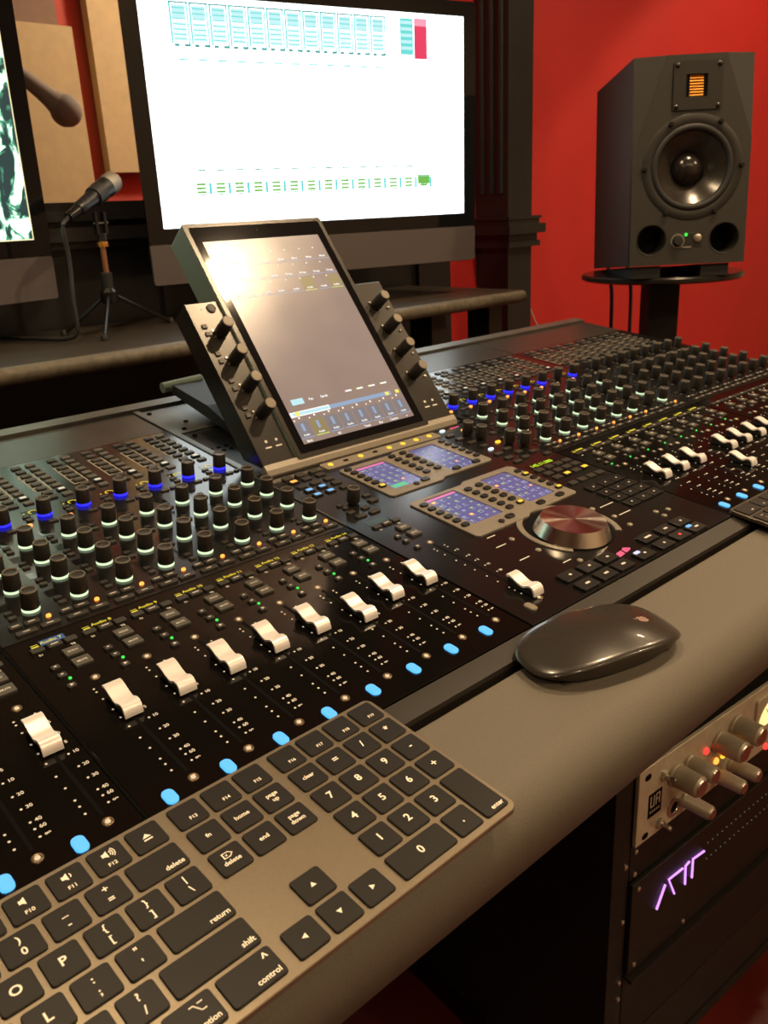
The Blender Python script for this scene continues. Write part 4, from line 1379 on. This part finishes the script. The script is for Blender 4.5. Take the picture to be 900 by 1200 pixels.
single('wall_cable', new_mesh('wall_cable', *tube(smooth_path([(2075, 1203, 790), (2118, 1203, 720), (2150, 1203, 655), (2170, 1203, 400), (2200, 1190, 6)], 6), 2.2, 6), M['cable_pale'], smooth='auto'), 'thin pale cable running down the red wall beside the pillar', 'cable')

# ------------------------------------------------------------------ rack under the armrest
RM = Matrix.Translation((0.757, 0.0159, 0)) @ Matrix.Rotation(rad(-4), 4, 'Z') @ Matrix.Rotation(pi / 2, 4, 'X')   # x right, y up, z to the viewer
rk = thing('rack_cabinet', 'tall black equipment rack cabinet under the armrest', 'cabinet', RM)
part('side_panel', new_mesh('side_panel', *box2(-30, 62, -520, -12, 600, -4), M['rack_black']), rk)
part('side_panel', new_mesh('side_panel', *box2(495, 62, -520, 513, 600, -4), M['rack_black']), rk)
part('top_panel', new_mesh('top_panel', *box2(-12, 582, -520, 495, 600, -4), M['rack_black']), rk)
part('bottom_panel', new_mesh('bottom_panel', *box2(-12, 62, -520, 495, 80, -4), M['rack_black']), rk)
part('back_panel', new_mesh('back_panel', *box2(-12, 80, -520, 495, 582, -510), M['rack_black']), rk)
part('plinth', new_mesh('plinth', *box2(20, 0, -480, 465, 62, -60), M['rack_black']), rk)
for x in (-12, 477):
    part('front_rail', new_mesh('front_rail', *box2(x - 4, 80, -22, x + 10, 582, -4.8), M['rack_brown']), rk)
for k in range(22):
    part('side_slot', C('side_slot', lambda: box2(-30.4, 0, 0, -30, 60, 4), M['slot']), rk, (0, 300 - (k % 11) * 2, -160 - k * 9))
T = 518
for y, h, nm, m in ((T - 94.5, 0, None, None),):
    pass
part('blank_panel', new_mesh('blank_panel', *box2(0, T - 134, -10, 483, T - 90.5, -5), M['rack_black']), rk)
part('blank_panel', new_mesh('blank_panel', *box2(0, T - 360, -10, 483, T - 262, -5), M['rack_black']), rk)
part('shelf_lip', new_mesh('shelf_lip', *box2(0, T - 262, -60, 483, T - 258, 6), M['rack_brown']), rk)
part('blank_panel', new_mesh('blank_panel', *box2(0, 84, -10, 483, T - 362, -5), M['rack_brown']), rk)
for x, y in ((8, -100), (8, -128), (-8, -110), (-8, -180), (-8, -262), (-8, -285)):
    part('rack_screw', C('rack_screw', lambda: lathe([(3, 0), (3, 1), (1.5, 2)], 10), M['steel']), rk, (x, T + y, -4.5))

pr = thing('microphone_preamp', 'champagne two-unit preamp with silver knobs and lit meter in the rack', 'preamp', RM @ Matrix.Translation((0, T * MM, 0)))
part('front_plate', new_mesh('front_plate', *pad(482, 88, -4, 0, 1, 0.5, 2, 241, -44.5), M['preamp']), pr)
part('case', new_mesh('case', *box2(14, -86, -250, 468, -3, -4), M['rack_black']), pr)
for x, y in ((14, -12), (15, -82), (468, -12), (468, -82)):
    part('mounting_slot', C('mount_slot', lambda: pad(10, 7, 0, 0.3, 3.4, 0.1, 4), M['slot']), pr, (x, y, 0))
lg = part('logo_plate', new_mesh('logo_plate', *box2(17, -63, 0, 39, -35, 0.4), M['slot']), pr)
mb = MB()
for x0, y0, x1, y1 in ((20, -50, 21.6, -38), (25.2, -50, 26.8, -38), (20, -51.5, 26.8, -50), (29, -51.5, 30.6, -38), (34.4, -51.5, 36, -38), (29, -39.5, 36, -38), (29, -46, 36, -44.5)):
    mb.add(box2(x0, y0, 0.4, x1, y1, 0.5))
for k in range(5):
    mb.add(box2(20 + k * 3.4, -58, 0.4, 22 + k * 3.4, -55.4, 0.5))
part('emblem', mb.mesh('emblem', M['preamp']), lg)
for x, y in ((40, -22), (38, -78)):
    sw = part('toggle', C('toggle_nut', lambda: lathe([(6, 0), (6, 3), (4.5, 4)], 6), M['steel']), pr, (x, y, 0))
    part('lever', C('toggle_lever', lambda: lathe([(2.4, 3), (3.2, 12), (2, 14)], 12), M['steel'], 'auto'), sw)
part('jack_socket', new_mesh('jack_socket', *lathe([(11, 0), (10.5, 1.6), (7, 1.8), (6.4, 0.4)], 24), M['steel'], smooth='auto'), pr, (62, -72, 0))
part('jack_hole', new_mesh('jack_hole', *lathe([(6.4, 0.5), (6.4, 0.7)], 20), M['slot']), pr, (62, -72, 0))


def pk(x, y, r, l):
    k = part('knob', C(('preamp_knob', r, l), lambda: lathe([(r * 1.1, 0), (r * 1.1, 3), (r, 4), (r * 0.95, l - 2), (r * 0.8, l)], 24), M['preamp_knob'], 'auto'), pr, (x, y, 0))
    part('knob_tip', C(('preamp_tip', r, l), lambda: lathe([(r * 0.78, l), (r * 0.7, l + 1.2), (r * 0.5, l + 1.2)], 24), M['steel'], 'auto'), k)


for off in (0, 225):
    for x, y, r, l in ((60, -31, 12, 30), (84, -29, 9.5, 30), (139, -29, 12.5, 30), (171, -24, 12.5, 30), (81, -72, 8, 32), (141, -72, 8.5, 32), (170, -72, 8.5, 32)):
        if x + off < 450:
            pk(x + off, y, r, l)
for x, y, m in ((115, -30, 'led_red'), (116, -67, 'led_red'), (137, -53, 'led_orange'), (150, -52, 'led_amber'), (245, -86, 'led_red')):
    part('status_light', C('preamp_led', lambda: lathe([(4, 0), (3.6, 2), (2, 3)], 12), M[m], True), pr, (x, y, 0))
vb = part('meter_bezel', new_mesh('meter_bezel', *pad(66, 62, 0, 3, 4, 0.6, 3, 244, -42), M['preamp']), pr)
part('meter_face', new_mesh('meter_face', *prism([(244 + 28 * cos(rad(a)), -50 + 30 * sin(rad(a))) for a in range(0, 181, 12)], 3, 3.4), M['vu']), vb)
part('meter_needle', new_mesh('meter_needle', *tube([(244, -50, 3.8), (230, -28, 3.8)], 0.5, 5), M['slot']), vb)

iu = thing('audio_interface', 'black two-unit rack interface with glowing violet angular logo', 'audio interface', RM @ Matrix.Translation((0, (T - 135) * MM, 0)))
part('front_plate', new_mesh('front_plate', *pad(482, 118, -4, 0, 1, 0.5, 2, 241, -60), M['rack_brown']), iu)
part('case', new_mesh('case', *box2(14, -116, -260, 468, -4, -4), M['rack_black']), iu)
for pts in (((44, -58), (57, -33)), ((76, -57), (63, -30), (89, -31)), ((96, -57), (94, -31), (101, -29)), ((109, -56), (108, -30), (130, -42 + 10))):
    # strokes of the violet logo
    part('logo_stroke', new_mesh('logo_stroke', *tube([(x, y, 1.2) for x, y in pts], 1.2, 6), M['purple']), iu)
dm = MB()
for k in range(26):
    dm.add(lathe([(0.9, 0), (0.9, 0.5)], 6), None, (138 + k * 9.5, -26 - (k % 2) * 0.5, 0))
    dm.add(lathe([(0.9, 0), (0.9, 0.5)], 6), None, (138 + k * 9.5, -48, 0))
part('meter_dots', dm.mesh('meter_dots', mat('dim green meter dots', (0.02, 0.05, 0.02), 0.4, emit=(0.35, 0.50, 0.25), strength=0.2)), iu, kind='stuff')
for x, y in ((10, -10), (10, -110), (100, -112), (472, -10), (472, -110)):
    part('rack_screw', C('rack_screw', lambda: lathe([(3, 0), (3, 1), (1.5, 2)], 10), M['steel']), iu, (x, y, 0))
